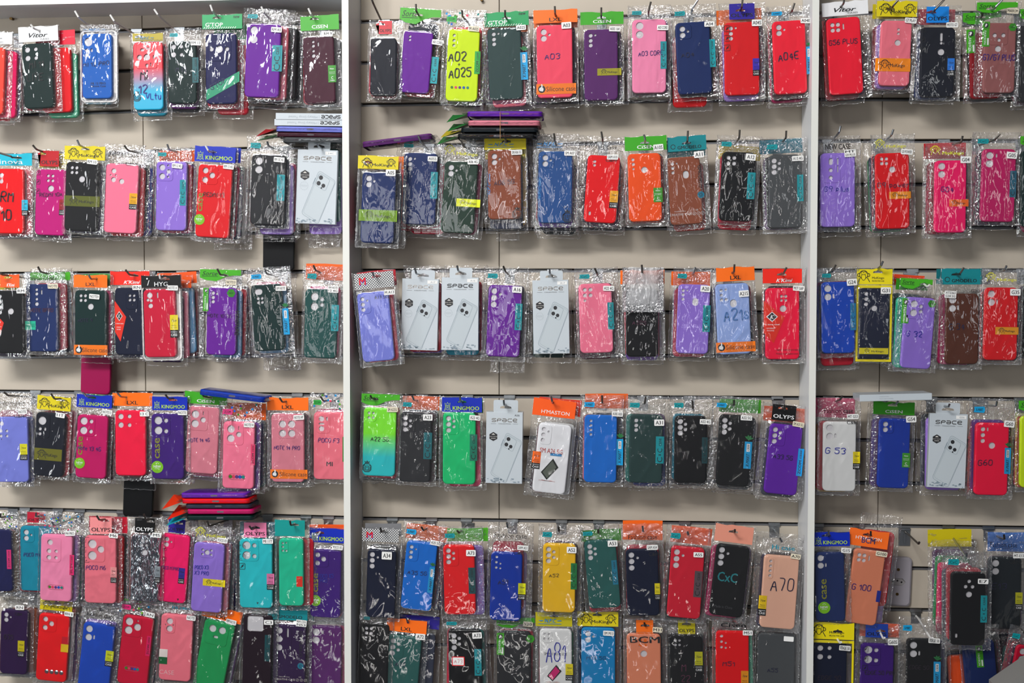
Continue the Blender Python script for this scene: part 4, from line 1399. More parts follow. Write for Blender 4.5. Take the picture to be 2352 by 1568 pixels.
# ------------------------------------------------------------------ the packets
# bay+row | case top x y, bottom x y, width (photo) | colour | openings | header kind x0 y0 x1 y1 | extras | packets behind
DATA = '''
L1|-22 108 -27 262 66|coral|2v1|vitor -60 72 28 100||hot pink 26 8;red 16 14;lilac 30 4
L1|83 99 90 248 68|dark green|4q|vitor 42 60 133 95|hk 70 56 76 64;hw MI_11/k 84 148 14;hw LITE/k 80 177 15|red 42 10 #e0103c;mint 56 22
L1|222 77 223 226 68|mid blue|1b3|npc 184 58 268 74|hk 172 25 180 40;hw MI_12_PRO 221 147 8 57;lb txt:MI_12_PRO 209 189 243 194;lb txt:Silicone_Case 208 195 243 200;tray|teal blue 2 12
L1|339 96 341 252 68|red|ring|npc:#b9a93a 304 76 374 94|hk 253 34 262 49;hw Mi/d 330 173 19;hw 12/p 328 205 18;hw VLtu/b 352 222 13;lb lion 307 215 323 232;grad #e3172f #0fb5dd|teal blue 4 14
L1|418 94 419 237 64|dark green|4q|cxc 383 66 460 92|hk 354 21 362 34;st RM~13 451 99;lb cxc:#176a70 442 132 456 190;hw M_13 416 160 10|plum 4 12;black 2 20
L1|507 76 508 238 71|indigo|round3|gtop 464 33 556 66|hk 483 11 488 26;lb diag:#1fa37a 474 164 550 230|crimson 6 10;rose red 26 24 #1fa050
L1|606 54 600 223 79|purple|2V|cxc 560 22 658 52|hk 600 15 606 29;st RM~A5 636 69;lb cxc 625 104 648 164|salmon pink 16 4;black 8 16;charcoal 34 4;midnight 44 12
L1|730 83 735 237 71|maroon|4vp|cis 690 35 778 69|hk 708 19 714 33;st RM~9 754 78;lb cis 754 150 772 189|aubergine 12 4;midnight 18 6
M1|881 86 879 219 60|dark navy|2s|oly:#d23a44 858 48 912 78|hk 852 -6 856 5;lb icons 851 88 862 148|dark red 4 6
M1|962 71 950 213 68|purple|2s|sorte 918 20 1012 62|hk 955 9 956 25;st A01_CORE 1005 98;lb cxc 990 131 1006 192|navy 10 -20;red 8 8
M1|1066 67 1059 232 73|neon yellow|3vs|zcom 1018 24 1110 62|hk 1061 23 1062 36;hw A02 1050 130 19 36/k;hw +/k 1054 148 8;hw A025/k 1056 167 19 46;lb dots5 1032 196 1080 206;lb zcom 1090 118 1103 170;st *M~A02S 1089 67|red pink 4 -6;black 6 10;maroon 14 14
M1|1157 63 1163 228 77|slate green|3v1|gtop 1112 27 1214 60|hk 1160 23 1160 36;st A02S 1197 64;lb xmart 1196 120 1212 183|salmon pink 4 16 #f2791e;navy 14 4
M1|1273 57 1275 224 82|coral pink|2v1|lxl 1225 22 1326 52|hk 1274 14 1275 30;hw A03/p 1268 129 11 31;lb lxl 1232 192 1323 216;st A03 1301 59|black 3 12 #f2791e
M1|1380 67 1381 230 77|plum|3v1|cis 1333 27 1432 56|hk 1381 17 1381 36;st A03S~164 1412 67;lb mok:#b0a915 1372 157 1427 173|slate 8 2
M1|1491 44 1491 213 78|baby pink|2V|cxc 1443 14 1535 42|hk 1495 4 1490 26;hw A03_CORE/p 1494 122 9 50;lb cxc 1517 95 1531 158;st A03~CORE 1522 64|black 1 8
M1|1590 50 1597 215 79|navy blue|2v1s|cxc 1540 12 1640 44|hk 1603 0 1590 22;hw A04 1579 126 9 26;lb cxc 1630 90 1643 154;st A04 1629 56|navy 4 6;bright red -6 28
M1|1703 50 1705 218 80|red|3v1|oly:#3a2c9e 1652 8 1756 44|hk 1706 -4 1704 16;lb icons 1662 58 1678 118;lb tag:#4a35c0 1729 134 1744 174;st A04S 1738 53;tt OLYPS|lilac -4 12 #f2791e;navy 10 4
M1|1811 47 1817 215 76|red pink|2v1|xmart 1762 15 1864 42|hk 1825 7 1820 23;hw A04E 1810 129 15 40;lb xmart 1852 107 1863 170;st A04E 1850 48|black -6 12;cerise -8 18
R1|1936 40 1945 216 78|red pink|4pp|vitor 1888 3 1994 35|hk 1939 -8 1938 7;hw G56_PLUS 1936 96 10 56|dark red -8 12
R1|2060 47 2053 197 71|salmon pink|c2b|mok 2014 2 2107 38|hk 2063 0 2052 14;lb mok:#ff9a08 2010 134 2091 164;st G7~PLAY 2091 48|lilac -8 6 #d8c81c;dark red -16 8
R1|2155 62 2151 222 78|dark navy|cpb|oly:#1f8fe0 2108 15 2200 52|hk 2170 -2 2148 23;lb tag:#2a8ae8 2176 134 2192 175;st MOTO~G7 2186 58;lb icons 2113 62 2126 120;tt OLYPS|navy blue -6 6 #c03040
R1|2263 74 2265 226 72|dark red|none|sorte 2212 28 2300 60|lb sorte:x 2220 68 2240 122|
R1|2298 52 2293 213 74|rose|c3b|sorte 2244 5 2338 34|hk 2305 -4 2287 17;hw G7/G7_PLUS/p 2294 132 12 62;lb sorte 2256 50 2273 107;lb hex 2316 52 2336 73;st *MARROM 2325 26|charcoal 40 6
R1|2378 60 2375 232 72|charcoal|none|sorte 2342 20 2420 50||maroon -4 8
L2|14 387 14 536 80|bright red|5|ino -22 352 73 380|hk -5 350 25 360;hw RM/k 16 450 22;hw 10/k 14 494 22;lb tag:#27b9d6 50 459 64 495|salmon pink 14 2
L2|118 389 114 540 70|magenta|m4b|oly:#c01825 75 346 152 382|hk 75 333 82 342;hw REDMI_10A 117 447 8 51;lb icons 81 390 93 445;lb tag:#b01030 136 458 148 494|navy 6 6 #e0cf1c
L2|189 372 184 530 75|black|4qb|mok 148 335 241 367|hk 177 321 182 333;lb mok:#6a7010 147 450 229 474;st RM_10 213 372|dark purple 12 6;plum 18 2
L2|281 376 274 535 75|pink|face|fash 240 334 330 370|hk 285 334 292 344;lb txt:C&H 289 373 313 381;lb tag:#f5b812 297 444 315 481|red 12 8;black 20 -2;royal blue 28 6;slate 34 0
L2|394 370 392 529 70|lavender|c12|cxc 356 340 437 367|hk 384 331 388 343;st RM~12~4G 408 381;lb cxc 413 413 427 472|crimson 10 6 #e8681c;plum 16 4
L2|495 378 486 545 78|red|3ts|king 447 337 541 372|hk 472 334 478 346;whitewire;hw REDMI_13/k 491 447 9 46;lb new 446 490 470 518;st RM~13~4G 526 383|black 8 2 #0b35b8;hot pink 14 0;navy blue 20 4;white 26 2
L2|617 354 612 516 77|charcoal|2Vp|cxc 567 314 664 352|hk 614 325 616 334;st RM~13C~4G 642 367;lb cxc 636 401 654 461|navy 6 8;lilac 16 22;cerise 22 18
M2|871 395 865 558 77|navy blue|2v1|mok 822 358 915 388|hk 836 372 838 376;hkw;lb mok:#7fa51c 824 482 912 508;st A05 898 397|navy 8 2 #f5821e;slate 10 -4
M2|966 351 961 515 77|navy blue|3v1|cxc 920 322 1010 346|hk 960 311 965 324;st A05S 994 365;lb cxc 989 395 1005 456|black 4 5;crimson 16 22;red -10 16
M2|1060 371 1049 535 76|olive green|2v1|mokc 1014 326 1110 366|hk 1059 322 1065 336;st A06~4G 1087 372;lb mok:#eaf01c 1048 457 1103 475|deep magenta 10 2
M2|1158 344 1159 503 76|brown|2v1s|npc:#e6d51e 1112 314 1208 343|hk 1157 305 1160 318;hw A06_5G 1158 419 9 42;lb npc 1120 395 1127 452;lb lion:n 1178 482 1198 503;st SM_A06_5G 1187 350|slate 3 22 #e6d51e;yellow 12 14
M2|1276 347 1274 512 78|steel blue|2v1s|npc 1225 310 1320 344|hk 1272 306 1274 321;st SM~A07 1309 352;lb npc 1235 404 1243 462;lb lion:n 1293 488 1313 510|violet 2 10;navy 4 18;black 10 26
M2|1388 357 1377 511 75|bright red|2s|fash 1330 315 1432 352|hk 1381 302 1384 320;lb txt:C&H 1391 364 1416 372;lb tag:#fbb912 1400 438 1419 478;st SAM_A10 1407 361;slot|dark purple 2 10 ;black 6 18
M2|1479 352 1483 508 76|orange|3vb|cis 1435 312 1531 345|hk 1479 309 1482 323;st A10S 1512 339;lb cis 1501 431 1522 464|brick red 6 4
M2|1569 360 1578 515 75|brown|3vbo|gmod 1533 312 1622 346|hk 1580 300 1579 324;st A11 1605 355;lb gmod 1600 377 1616 455;lb creative 1538 483 1615 500|brick red 8 14 #0d8f96
M2|1698 349 1689 507 77|black|5|cxc 1648 314 1746 347|hk 1699 298 1698 316;st A12 1724 361;lb cxc 1716 396 1734 457|crimson -4 6 ;rose red 0 20 #c8b01c
M2|1802 355 1804 523 74|grey|3v2|cxc 1752 318 1852 352|hk 1806 300 1805 317;st A13~4G 1832 364;lb cxc 1831 401 1845 462|charcoal -6 2 #0c7f92;plum -10 4
R2|1924 351 1924 521 80|lavender|po2|tx:NEW_CASE 1880 314 1968 352|hk 1931 289 1928 303;hw G9_plus/b 1921 434 10 50;st MT_G9~PLUS 1952 352|black 2 12
R2|2049 351 2051 525 78|red|4qb|mokc 2002 311 2092 348|hk 2052 297 2048 310;hw G9_power 2050 425 10 62;lb mok:#f7a112 2042 440 2092 456;st G9~POWER 2082 349|slate -12 4;green -14 8
R2|2184 368 2182 534 73|hot pink|2V|mokc 2128 326 2226 364|hk 2211 312 2208 326;hw G04/p 2175 435 10 24;lb mok:#ff7a1a 2180 458 2224 474;st G04 2217 367|dark red -14 4;cerise -10 2 #c8202c
R2|2296 342 2290 509 78|cerise|2Vp|cxc 2236 306 2340 340|hk 2297 307 2288 319;st G05 2323 357;lb cxc:#2c6f86 2319 392 2334 453|navy -12 8
R2|2384 345 2382 520 76|dark green|none|sorte 2344 312 2430 340||deep magenta 2 12
L3|15 667 16 811 76|black|4vb|kk:#f2661e 0 630 44 660|hk -6 622 3 630;lb kk -12 718 9 775;st RM 50 668|dark purple 2 8 #d8c81c
L3|95 652 97 807 72|navy blue|4vp|tx:Vitor_CASES 55 628 147 648|hk 87 612 93 624;hw NOTE_8PRO/r 96 712 8 52;lb box:#1fc7a4 56 737 82 757;lb txt:vitor_CASES 58 743 80 751;st *NOTE 123 657|crimson 18 -2 #57b82c;slate 24 4;brassy 28 2
L3|208 666 208 812 73|bottle green|4qb|lxl 169 631 246 660|hk 203 630 208 640;hw NOTE_9 196 735 7 32;lb lxl 170 792 247 815;st NOTE9 218 681|cerise 10 0 #3a9a3c;dark green 14 2
L3|300 660 302 815 74|navy|k4|kk 253 622 343 654|hk 288 619 296 630;lb kk 264 690 290 784;st RN 316 660|indigo 6 6
L3|365 664 369 820 73|crimson|h3|hyg 324 632 415 660|hk 366 630 368 640;whitewire;lb tag:#f1e018 391 723 409 775;st NOTE_X 398 661;tray|dark purple 16 12;pink 26 4 #f2661e;light blue 38 -6 #f2661e;dark red 48 0
L3|510 660 507 815 68|purple|cv3|sorte 459 619 553 650|hk 499 617 505 630;hw NOTE_10_5G/d 504 725 7 52;lb sorte 467 661 479 714;lb hex 521 663 541 683;lb vtxt:MOISTURE 539 714 550 770;st *NOTE10 532 648|light blue 10 6;rose red 20 2;maroon 24 -4
L3|610 653 620 805 70|bottle green|rect4|xmart 568 616 665 648|hk 609 618 612 628;st RM_NOTE 646 662;lb xmart 650 708 664 768|light blue 10 6;pink 8 -6;olive green 20 8
L3|738 664 734 822 74|teal green|duo4|cxc 698 614 787 652|hk 720 609 724 620;st RM~NOTE_12~4G 766 664;lb cxc 761 700 778 760|cerise 6 -6 #f2701e;rose 14 0
M3|855 670 870 829 73|periwinkle|3V1s|m 814 625 904 662|hk 856 625 858 634;lb txt:A13_5G 860 678 892 686;st M~A13 895 671|red pink 8 2;salmon pink 10 -2 #c01830
M3|1161 655 1154 819 77|purple|3V1|cxc 1112 616 1206 650|hk 1156 611 1160 622;st A16 1188 665;lb cxc 1183 697 1199 758|black 4 2
M3|1366 651 1371 810 76|pink|5|cxc 1322 617 1418 648|hk 1366 616 1371 628;st A22~4G 1398 662;lb cxc 1396 694 1410 756|maroon -2 14;aubergine 2 8
M3|1474 662 1475 819 74|black|none|lxl 1425 620 1526 652|hk 1474 608 1475 624;hw A20S/r 1468 741 8 28|violet 1 9;rose red -6 2
M3|1595 653 1589 812 74|lavender|3vbo|cxc 1548 616 1638 650|hk 1597 614 1594 625;st A20 1620 663;lb cxc 1614 701 1631 762|crimson -8 8 #ff7412
M3|1681 651 1688 813 77|pale blue|5b|lxl 1645 613 1733 645|hk 1687 607 1686 624;hw A21s/f 1690 722 24 50;lb lxl 1645 785 1735 808;st A21S 1708 674|dark navy 2 6
M3|1797 661 1797 825 78|neon pink|k4b|kk 1752 617 1842 650|hk 1807 614 1800 628;lb kk 1754 690 1802 788;lb icons 1834 672 1842 716;lb txt:Against_scratching_and_damage 1783 801 1838 806;lb txt:Protection_of_original_colors 1783 810 1833 815;st MOT~G60P 1834 662|midnight 4 -4
R3|1924 647 1926 811 76|blue|2Vq|cxc 1880 617 1966 645|hk 1920 608 1913 622;st G24 1956 648;lb cxc:#1a86b4 1953 696 1966 758|navy -4 2;rose red -4 28 #c02030
R3|2009 661 2006 824 68|navy|3vpb|kard 1968 617 2050 653|hk 2028 600 2024 611;st G31 2034 667;lb mok:#e3d616 1973 799 2040 813|
R3|2115 683 2102 846 70|lavender|duo4|sorte 2068 640 2142 668|hk 2136 654 2132 658;hkw;hw G_32/b 2099 766 11 31;lb sorte 2071 685 2088 742;lb hex 2131 687 2150 708|turquoise -18 0 #3f9a22;teal green -26 -8 #e8501c
R3|2211 674 2209 836 76|dark brown|2Vq|gmod 2163 617 2256 653|hk 2214 614 2206 628;hw G_34 2197 750 12 30;st XT2363_G34~5G 2182 676;lb txt:G34/m 2230 664 2250 671|cerise -12 2 #1a7a80;slate -8 4
R3|2301 660 2297 827 77|red|2Vqs|mokc 2258 618 2346 654|hk 2312 610 2308 620;st G35 2331 671;lb mok:#f0a814 2286 751 2339 768|charcoal -4 2
R3|2386 655 2384 818 76|black|none|tx:CASE 2345 622 2430 652||
L4|25 957 29 1107 74|periwinkle|inf|fash -18 904 70 938|hk 9 900 17 908;lb txt:C&H 33 952 55 959;lb tag:#e6e010 46 1019 63 1056;st NOTE 53 945|indigo 12 0;dusty pink 6 -14
L4|117 948 109 1094 68|dark navy|1b3|mok 85 910 162 942|hk 117 904 125 916;lb mok:#7c7a10 79 1030 142 1057;st 11T 140 953|rose red 12 -2;pink 22 -6;bottle green 26 0
L4|213 953 207 1098 70|cerise|2V2|king 176 906 257 936|hk 190 901 198 910;hw Note_13_4G/p 205 1029 9 52;lb new 171 1049 195 1077;st NOTE13 247 946|black 12 2 #1a8a3a;maroon 20 4
L4|299 942 300 1092 70|neon pink|4q|lxl 258 902 350 932|hk 270 903 277 911;st 13~C 333 950|maroon 12 2
L4|384 950 385 1100 74|deep purple|2V2|king 349 911 430 942|hk 380 906 386 915;lb new 348 1058 375 1086;st NOTE 420 947|indigo 8 2 #e8601c
L4|468 934 461 1087 73|dusty pink|note14|cis 424 899 521 928|hk 463 902 468 911;hw NOTE_14_4G/p 457 1010 8 47|salmon pink 12 8
L4|549 968 546 1122 72|pink|note14|zcom:#e04888 503 925 598 964|hk 520 962 522 965;hkw;lb dots5:f 525 1088 563 1101;lb zcom:#f04a7c 576 1020 586 1068;st NOTE14 573 975|violet 12 2 #f2701e;indigo 18 -4;sea green 22 0
L4|660 950 661 1107 75|dusty pink|big4|lxl 613 913 708 942|hk 642 913 648 923;hw NOTE_14_PRO/p 659 1028 8 56;lb lxl 621 1078 706 1099;st NOTE14P 687 958|sea green 2 4;black 12 2
L4|757 946 757 1101 74|salmon pink|f3|zcom 713 905 790 940|hk 736 910 742 920;hw POCO_F3/p 755 1011 9 45;lb txt:MI/m! 750 1060 764 1070;lb box:#3a9a3c 787 1003 794 1060|cerise 4 -6
M4|873 936 869 1093 75|neon yellow|4ps|sorte 830 905 918 936|hk 851 908 853 914;hw A22_5G/k 872 1008 9 38;lb lion 834 1064 852 1083;grad #7ff01c #10c4c8;st *SM~A225G 902 940|crimson 8 6;olive green 4 10
M4|955 947 951 1107 72|charcoal|3v2s|cxc 918 912 1003 944|hk 947 909 950 918;st A23 983 958;lb cxc:#16777e 973 993 992 1054|maroon 10 0 #f2701e;navy 14 -4
M4|1055 947 1054 1112 75|mint green|3v2s|king 1015 913 1107 946|hk 1057 909 1057 922;st A23~4G 1091 959;lb cxc:#148a70 1079 997 1096 1058|hot pink 8 6 #1f9a30
M4|1276 973 1259 1132 76|pure white|3V1s|hma 1224 918 1322 957|hk 1266 910 1268 922;lb txt:SM_A26_5G/r 1240 1030 1292 1041;lb phonepic 1243 1052 1282 1102;lb box:#4a9ad0 1264 1041 1290 1047;lb tag:#ff7a1c 1222 1036 1241 1076;tt H'MASTON|white 6 -2 #e8401c;pure white 10 4
M4|1380 953 1378 1108 75|bright blue|4v|xmart 1333 910 1432 945|hk 1383 908 1383 924;st A30S_A50 1418 950;lb xmart 1416 1008 1431 1068|charcoal 12 -4 #f2701e
M4|1485 952 1482 1109 76|slate green|3v1|cxc 1438 912 1532 946|hk 1483 911 1481 926;st A31 1514 970;lb cxc 1506 1002 1525 1064|teal -8 0;royal blue 4 10
M4|1587 955 1585 1109 74|black|3v2|cxc 1540 912 1630 946|hk 1590 920 1592 938;st A32~4G 1620 968;lb cxc:#0e4a50 1612 1004 1625 1064|teal blue -4 -4;black 2 8
M4|1691 953 1681 1116 76|black|3v2|xmart 1637 914 1733 946|hk 1686 919 1686 930;st A32~5G 1714 959;lb xmart 1709 1014 1726 1076|black 8 4 #4ea82c;charcoal 2 10
M4|1807 975 1791 1135 76|violet|3v2s|oly:#101012 1752 930 1850 966|hk 1802 930 1803 940;hw A33_5G 1798 1049 9 39;lb zcom:#12a9ee 1831 1030 1844 1093;st *SM~A33~5G 1833 974|slate -6 6 #ef6a2c;navy 8 -6
R4|1929 968 1927 1128 76|white|2Vq|fash 1880 916 1972 962|hk 1935 909 1930 918;lb txt:C&H 1945 966 1969 974;hw G_53/b 1918 1035 12 40;lb tag:#f1dc12 1959 1037 1975 1077;st MT~G53 1958 956|rose red -10 0 #d04a74;yellow -14 4
R4|2056 961 2050 1121 72|royal blue|2v1s|cis 2006 923 2101 952|hk 2063 921 2058 929;st G54 2092 962;lb cis 2072 1040 2090 1073|plum -14 0;lilac -8 -4
R4|2280 971 2275 1137 77|neon pink|3vpb|xmart 2228 918 2330 960|hk 2290 922 2288 932;hw G60 2262 1062 11 28;lb xmart:x 2307 1028 2321 1088;st G60 2317 973|violet -8 -6;dark green 8 0
R4|2384 955 2382 1120 80|neon yellow|none|sorte 2340 920 2430 950||crimson -6 2
L5|-8 1216 -4 1358 66|indigo|none|dots -40 1178 42 1212|lb zcom:#e83a86 16 1262 26 1306|brassy 12 4
L5|82 1208 82 1357 73|teal blue|2v1s|oly:#c02440 46 1176 120 1200|hw POCO_M4_5/p 78 1273 8 46|
L5|130 1227 127 1380 72|baby pink|pink5|dots 96 1180 182 1222|hk 118 1198 124 1206;lb zcom:#f0337c 160 1274 170 1320;lb dots5:f 110 1343 146 1353;st M4~PRO 162 1224|lilac 12 2;sea green 18 6;indigo 24 4
L5|230 1230 230 1385 72|salmon pink|m6|oly:#f29a9a 187 1188 276 1226|hk 222 1184 228 1194;hw POCO_M6/p 220 1303 9 44;lb icons 193 1232 206 1292;lb tag:#f5a5a5 254 1302 268 1338;st M6 262 1229;tt OLYPS|red 16 0 #d02440;charcoal 24 -2
L5|333 1228 330 1381 66|charcoal|m4b|oly:#101012 292 1190 372 1224|hk 330 1180 334 1192;lb txt:POCO_M6/m 322 1286 350 1292;lb tag:#9aa2a8 356 1300 368 1338;foil;st M5 361 1228|black 8 2
L5|404 1227 392 1383 66|hot pink|2v1s|oly:#3a2c9e 372 1192 440 1224|lb icons 374 1230 384 1288;hw POCO_M7PRO/p 391 1304 7 40;lb tag:#3a2c9e 410 1304 424 1340|dark green 10 4
L5|481 1247 472 1405 70|lavender|x5|mokc 443 1204 530 1242|hk 476 1196 480 1208;hw POCO_X3/b 463 1302 8 30;hw X3_PRO/b 463 1315 8 31;lb mok:#f0dc18 466 1330 517 1346;st POCO~X3 512 1240|salmon pink 10 -2;pink 14 0;indigo 26 0
L5|587 1237 588 1396 75|cyan|2V2|oly:#f08fb4 540 1200 632 1234|hk 573 1208 578 1216;lb icons 548 1250 564 1308;lb tag:#f08ab8 613 1317 630 1354;st MI~11T 616 1242|charcoal 8 0 #0c7f92
L5|668 1236 669 1391 56|turquoise|5s|card:#12a09a 631 1194 700 1231|lb box:#f03c1c 681 1323 695 1347;hk 666 1196 668 1206|rose red 22 0
L5|749 1262 746 1418 69|deep purple|3ts|king 711 1213 794 1246|hk 724 1227 727 1231;hkw;hw POCO_X5/b 748 1322 8 34;hw PRO/b 743 1333 8 15;lb new 712 1364 737 1393;st POCO~X5 776 1256|maroon 2 -6 #f2641e
L6|33 1400 30 1548 62|dark purple|2v1|fash 0 1358 66 1390|hw G35/d 20 1462 10;lb tag:#d8c80f 41 1471 56 1508;st RN 47 1394;lb txt:C&H 34 1406 50 1413|brown 22 -4
L6|125 1410 116 1564 70|bright red|3ts|mok 92 1376 166 1402|lb studs 104 1538 144 1548;lb box:#ecc818 140 1479 157 1497;lb box:#d0142c 142 1462 158 1479;st RN~8 160 1409|white 10 0;plum 16 2;charcoal 22 2
L6|228 1432 212 1592 72|blue|2Vq|fash 190 1392 270 1426|lb txt:C&H 244 1430 268 1438;lb tag:#d6dc10 242 1494 260 1530|lilac 2 -6
L6|318 1415 302 1572 70|crimson|3r|zcom:#e83a86 272 1378 360 1412|lb dots5:f 286 1530 320 1540;lb zcom:#e81c6c 336 1460 346 1506;st RN 346 1411|teal 10 0;indigo 14 0
L6|407 1411 400 1563 73|salmon pink|a2|hi 368 1372 450 1406|lb txt:CASE/l 366 1538 400 1548;lb box:#f3e6e0 366 1490 385 1508;lb box:#0e6b3a 365 1508 384 1524;st NOTE 440 1418|midnight 10 2
L6|506 1427 474 1590 70|green|owl|lxl 464 1396 556 1424|st RM~NOTE 532 1427|charcoal 10 0;lilac 16 0;black 20 0
L6|592 1412 588 1600 66|aubergine|sq|bag 562 1380 622 1408|lb cxc:#0f5a60 608 1458 620 1518;st C3 618 1428|black 6 0
L6|665 1435 662 1605 74|dark purple|p3v|gmod 615 1392 706 1424|hk 660 1386 661 1396;lb gmod 684 1446 698 1536;lb creative 630 1553 702 1567;st RM~C55_N53 693 1430|maroon 8 2 #12a09a
L6|747 1437 745 1608 74|plum|2Vp|bag 710 1400 792 1432||cerise 8 0;crimson 10 6
M5|877 1262 873 1418 66|navy|3V1|m 832 1214 916 1244|hk 874 1212 876 1222;stb A34 889 1275|charcoal 2 -10 #8c8c8e
M5|970 1244 954 1400 71|bright blue|3V1s|xmart 925 1204 1020 1240|hk 968 1210 972 1218;hw A35_5G 958 1315 8 41;lb xmart 984 1302 996 1361;st A35~5G 1001 1246|black 6 4 #f2761e;indigo 26 2
M5|1053 1251 1057 1411 72|bright red|3v2s|cxc 1013 1212 1108 1244|hk 1050 1218 1054 1224;st A73 1082 1269;lb cxc:#1a5a5e 1076 1303 1092 1363|lavender 20 2 #5cb82c
M5|1164 1268 1160 1425 72|royal blue|6|fash 1122 1204 1224 1248|hk 1164 1200 1166 1212;lb txt:C&H 1180 1264 1203 1273;hw A51 1155 1336 9 21;lb tag:#dfe012 1190 1339 1207 1377;st SAM~A51 1201 1257|crimson 3 -22;lilac 10 0
M5|1285 1248 1283 1406 75|yellow|3v2s|cxc 1238 1208 1328 1244|hk 1283 1210 1284 1220;st A52 1313 1262;hw A52/k 1272 1321 7 20;lb cxc:#1f8a4a 1311 1293 1325 1353|maroon 4 2
M5|1377 1240 1390 1396 73|sea green|3v2|cxc 1330 1208 1422 1236|hk 1374 1216 1374 1224;st A53 1407 1247;lb cxc:#1585a0 1406 1286 1418 1342|crimson 4 10 #4ea82c
M5|1474 1261 1478 1414 74|navy|3V1|fash 1430 1206 1522 1252|hk 1476 1208 1477 1220;lb txt:C&H 1490 1268 1512 1276;lb tag:#f1e018 1504 1339 1516 1377;st SAM~A54 1498 1256|crimson 2 -8 #ff7412
M5|1581 1256 1569 1419 77|rose red|3V1|cxc 1532 1210 1626 1250|hk 1580 1221 1581 1228;st A55 1604 1273;lb cxc:#6a5a60 1594 1311 1612 1371|charcoal 4 2 #ff6c1c
M5|1685 1252 1666 1415 77|black|3V1|card:#e9a08a 1642 1206 1730 1246|hk 1688 1216 1688 1222;lb txt:CxC/g! 1648 1314 1694 1336;lb txt:Made_in_China/m 1640 1390 1682 1396|cerise -10 4;charcoal 2 8
M5|1796 1276 1784 1443 81|peach|4v|hi 1737 1228 1842 1272|hk 1792 1236 1796 1244;hwb A70 1796 1342 26 46;lb tag:#f3cf12 1742 1367 1760 1413;st *A70 1827 1277|indigo -6 0;charcoal 6 -4
M6|862 1432 856 1595 64|black|5|cxc 830 1408 890 1430||
M6|930 1460 916 1625 78|sea green|3v2s|lxl 888 1422 980 1452|hk 934 1420 936 1428;hw A72 919 1525 9 22;st A72 966 1461|slate 30 -6 #3a2c9e
M6|1067 1446 1070 1612 76|black|3v2|cxc 1016 1418 1116 1442|hk 1055 1412 1056 1420;st A73 1096 1458;stb2 A73 1053 1517;lb cxc 1090 1490 1106 1551|teal 6 2
M6|1180 1450 1180 1615 78|charcoal|slot|sorte 1140 1418 1228 1446|lb sorte 1141 1453 1158 1503;lb hex 1208 1456 1228 1477;lb vtxt:MOISTURE 1211 1510 1220 1568;st *S20 1213 1432|crimson 6 -4
M6|1276 1444 1277 1605 74|white|4ps|npc:#c6bb20 1230 1405 1314 1438|hwb A81/b 1276 1498 40 40;lb txt:SM_A91_NOTE_LITE/m 1250 1498 1302 1504;lb phonepic:#d81e7c 1256 1526 1290 1564;lb tag:#f1e018 1299 1524 1316 1562|green 4 4
M6|1374 1441 1374 1608 78|sky blue|2v1|mok 1325 1404 1420 1438|hk 1370 1404 1372 1412;hw M13_5G 1369 1510 7 40;st SM~M13 1398 1453|indigo -6 2
M6|1478 1455 1480 1615 78|apricot|m4b|pent 1432 1424 1530 1492|hk 1480 1430 1482 1438;st *M31 1510 1445|charcoal 4 2
M6|1575 1458 1578 1615 74|black|4ps|oly:#b9ae1c 1542 1424 1612 1456|hw M/r 1570 1532 16;hw 22/r 1574 1558 14;lb tag:#c9c616 1596 1496 1614 1543|charcoal 6 0
M6|1682 1449 1682 1615 76|bright red|6|tx:Cisen 1640 1418 1728 1446|hw M51 1673 1524 9 24;lb tag:#f5a416 1702 1540 1719 1588;st M51 1717 1452|turquoise 8 0
M6|1784 1455 1780 1620 86|grey|none|bag 1740 1425 1838 1450|hw A55 1774 1538 8 21;st ~~ 1811 1466|charcoal 4 0
R5|1905 1268 1908 1427 68|navy blue|2Vq|king 1868 1222 1952 1254|hk 1903 1219 1904 1228;st G15 1943 1263;lb new 1879 1381 1907 1409|indigo 4 2 #1a2c80
R5|1999 1263 1975 1433 73|apricot|4pp|bcm 1950 1217 2041 1256|hk 2000 1220 2000 1230;hw G_100/p 1978 1348 12 38;lb box:#2338a0 2013 1356 2022 1382;st *G100 2024 1271|red 20 -40;lilac 10 4
R5|2225 1314 2222 1482 80|black|dia|cxc 2168 1268 2272 1310|d=.125;st E7 2257 1334;lb cxc 2252 1367 2267 1429;slot|rose red -8 -8;slate -16 -4;hot pink -24 -16;green -28 -30;plum -34 -44 #d8c81c
R5|2308 1280 2306 1444 74|dark slate|2V|fash 2262 1224 2348 1270|d=.078;hk 2306 1228 2307 1238;lb txt:C&H 2317 1284 2342 1294;hw E13 2294 1345 12 29;lb tag:#c9c616 2332 1360 2348 1400;st MT-E13 2339 1275|black 4 0 #1f7ad0
R6|1908 1474 1905 1630 76|navy|4q|kard 1862 1430 1962 1468|hk 1932 1474 1930 1477;hkw;st EDGE~50 1940 1487;hw EDGE_50/d 1904 1556 9 46|
R6|2016 1478 2012 1635 76|deep purple|2V2|oly:#2a4a9e 1968 1432 2060 1464|hk 2032 1464 2030 1467;hkw;hw EDGE_50_PRO/d 2020 1544 8 60;lb icons 1980 1484 1994 1540;st G60S 2050 1473|black 4 2 #f2641e
R6|2122 1467 2120 1628 78|black|2Vq|xmart 2066 1420 2152 1460|hk 2142 1464 2140 1467;hkw;hw EDGE_50/d 2110 1532 8 40;lb xmart 2144 1519 2160 1580;st EDGE_50 2145 1470|indigo 10 2
R6|2190 1500 2216 1660 70|indigo|none|bag 2160 1470 2222 1496|d=.045;lb box:#8c1a2c 2172 1506 2188 1530|
R6|2246 1470 2262 1640 74|navy blue|none|bag 2214 1440 2282 1466|d=.086;lb sorte 2242 1482 2258 1532|orange -28 34
R6|2306 1455 2296 1625 76|dark navy|none|bag 2270 1430 2340 1452|d=.060;hk 2285 1452 2279 1458;hkw|crimson 10 6
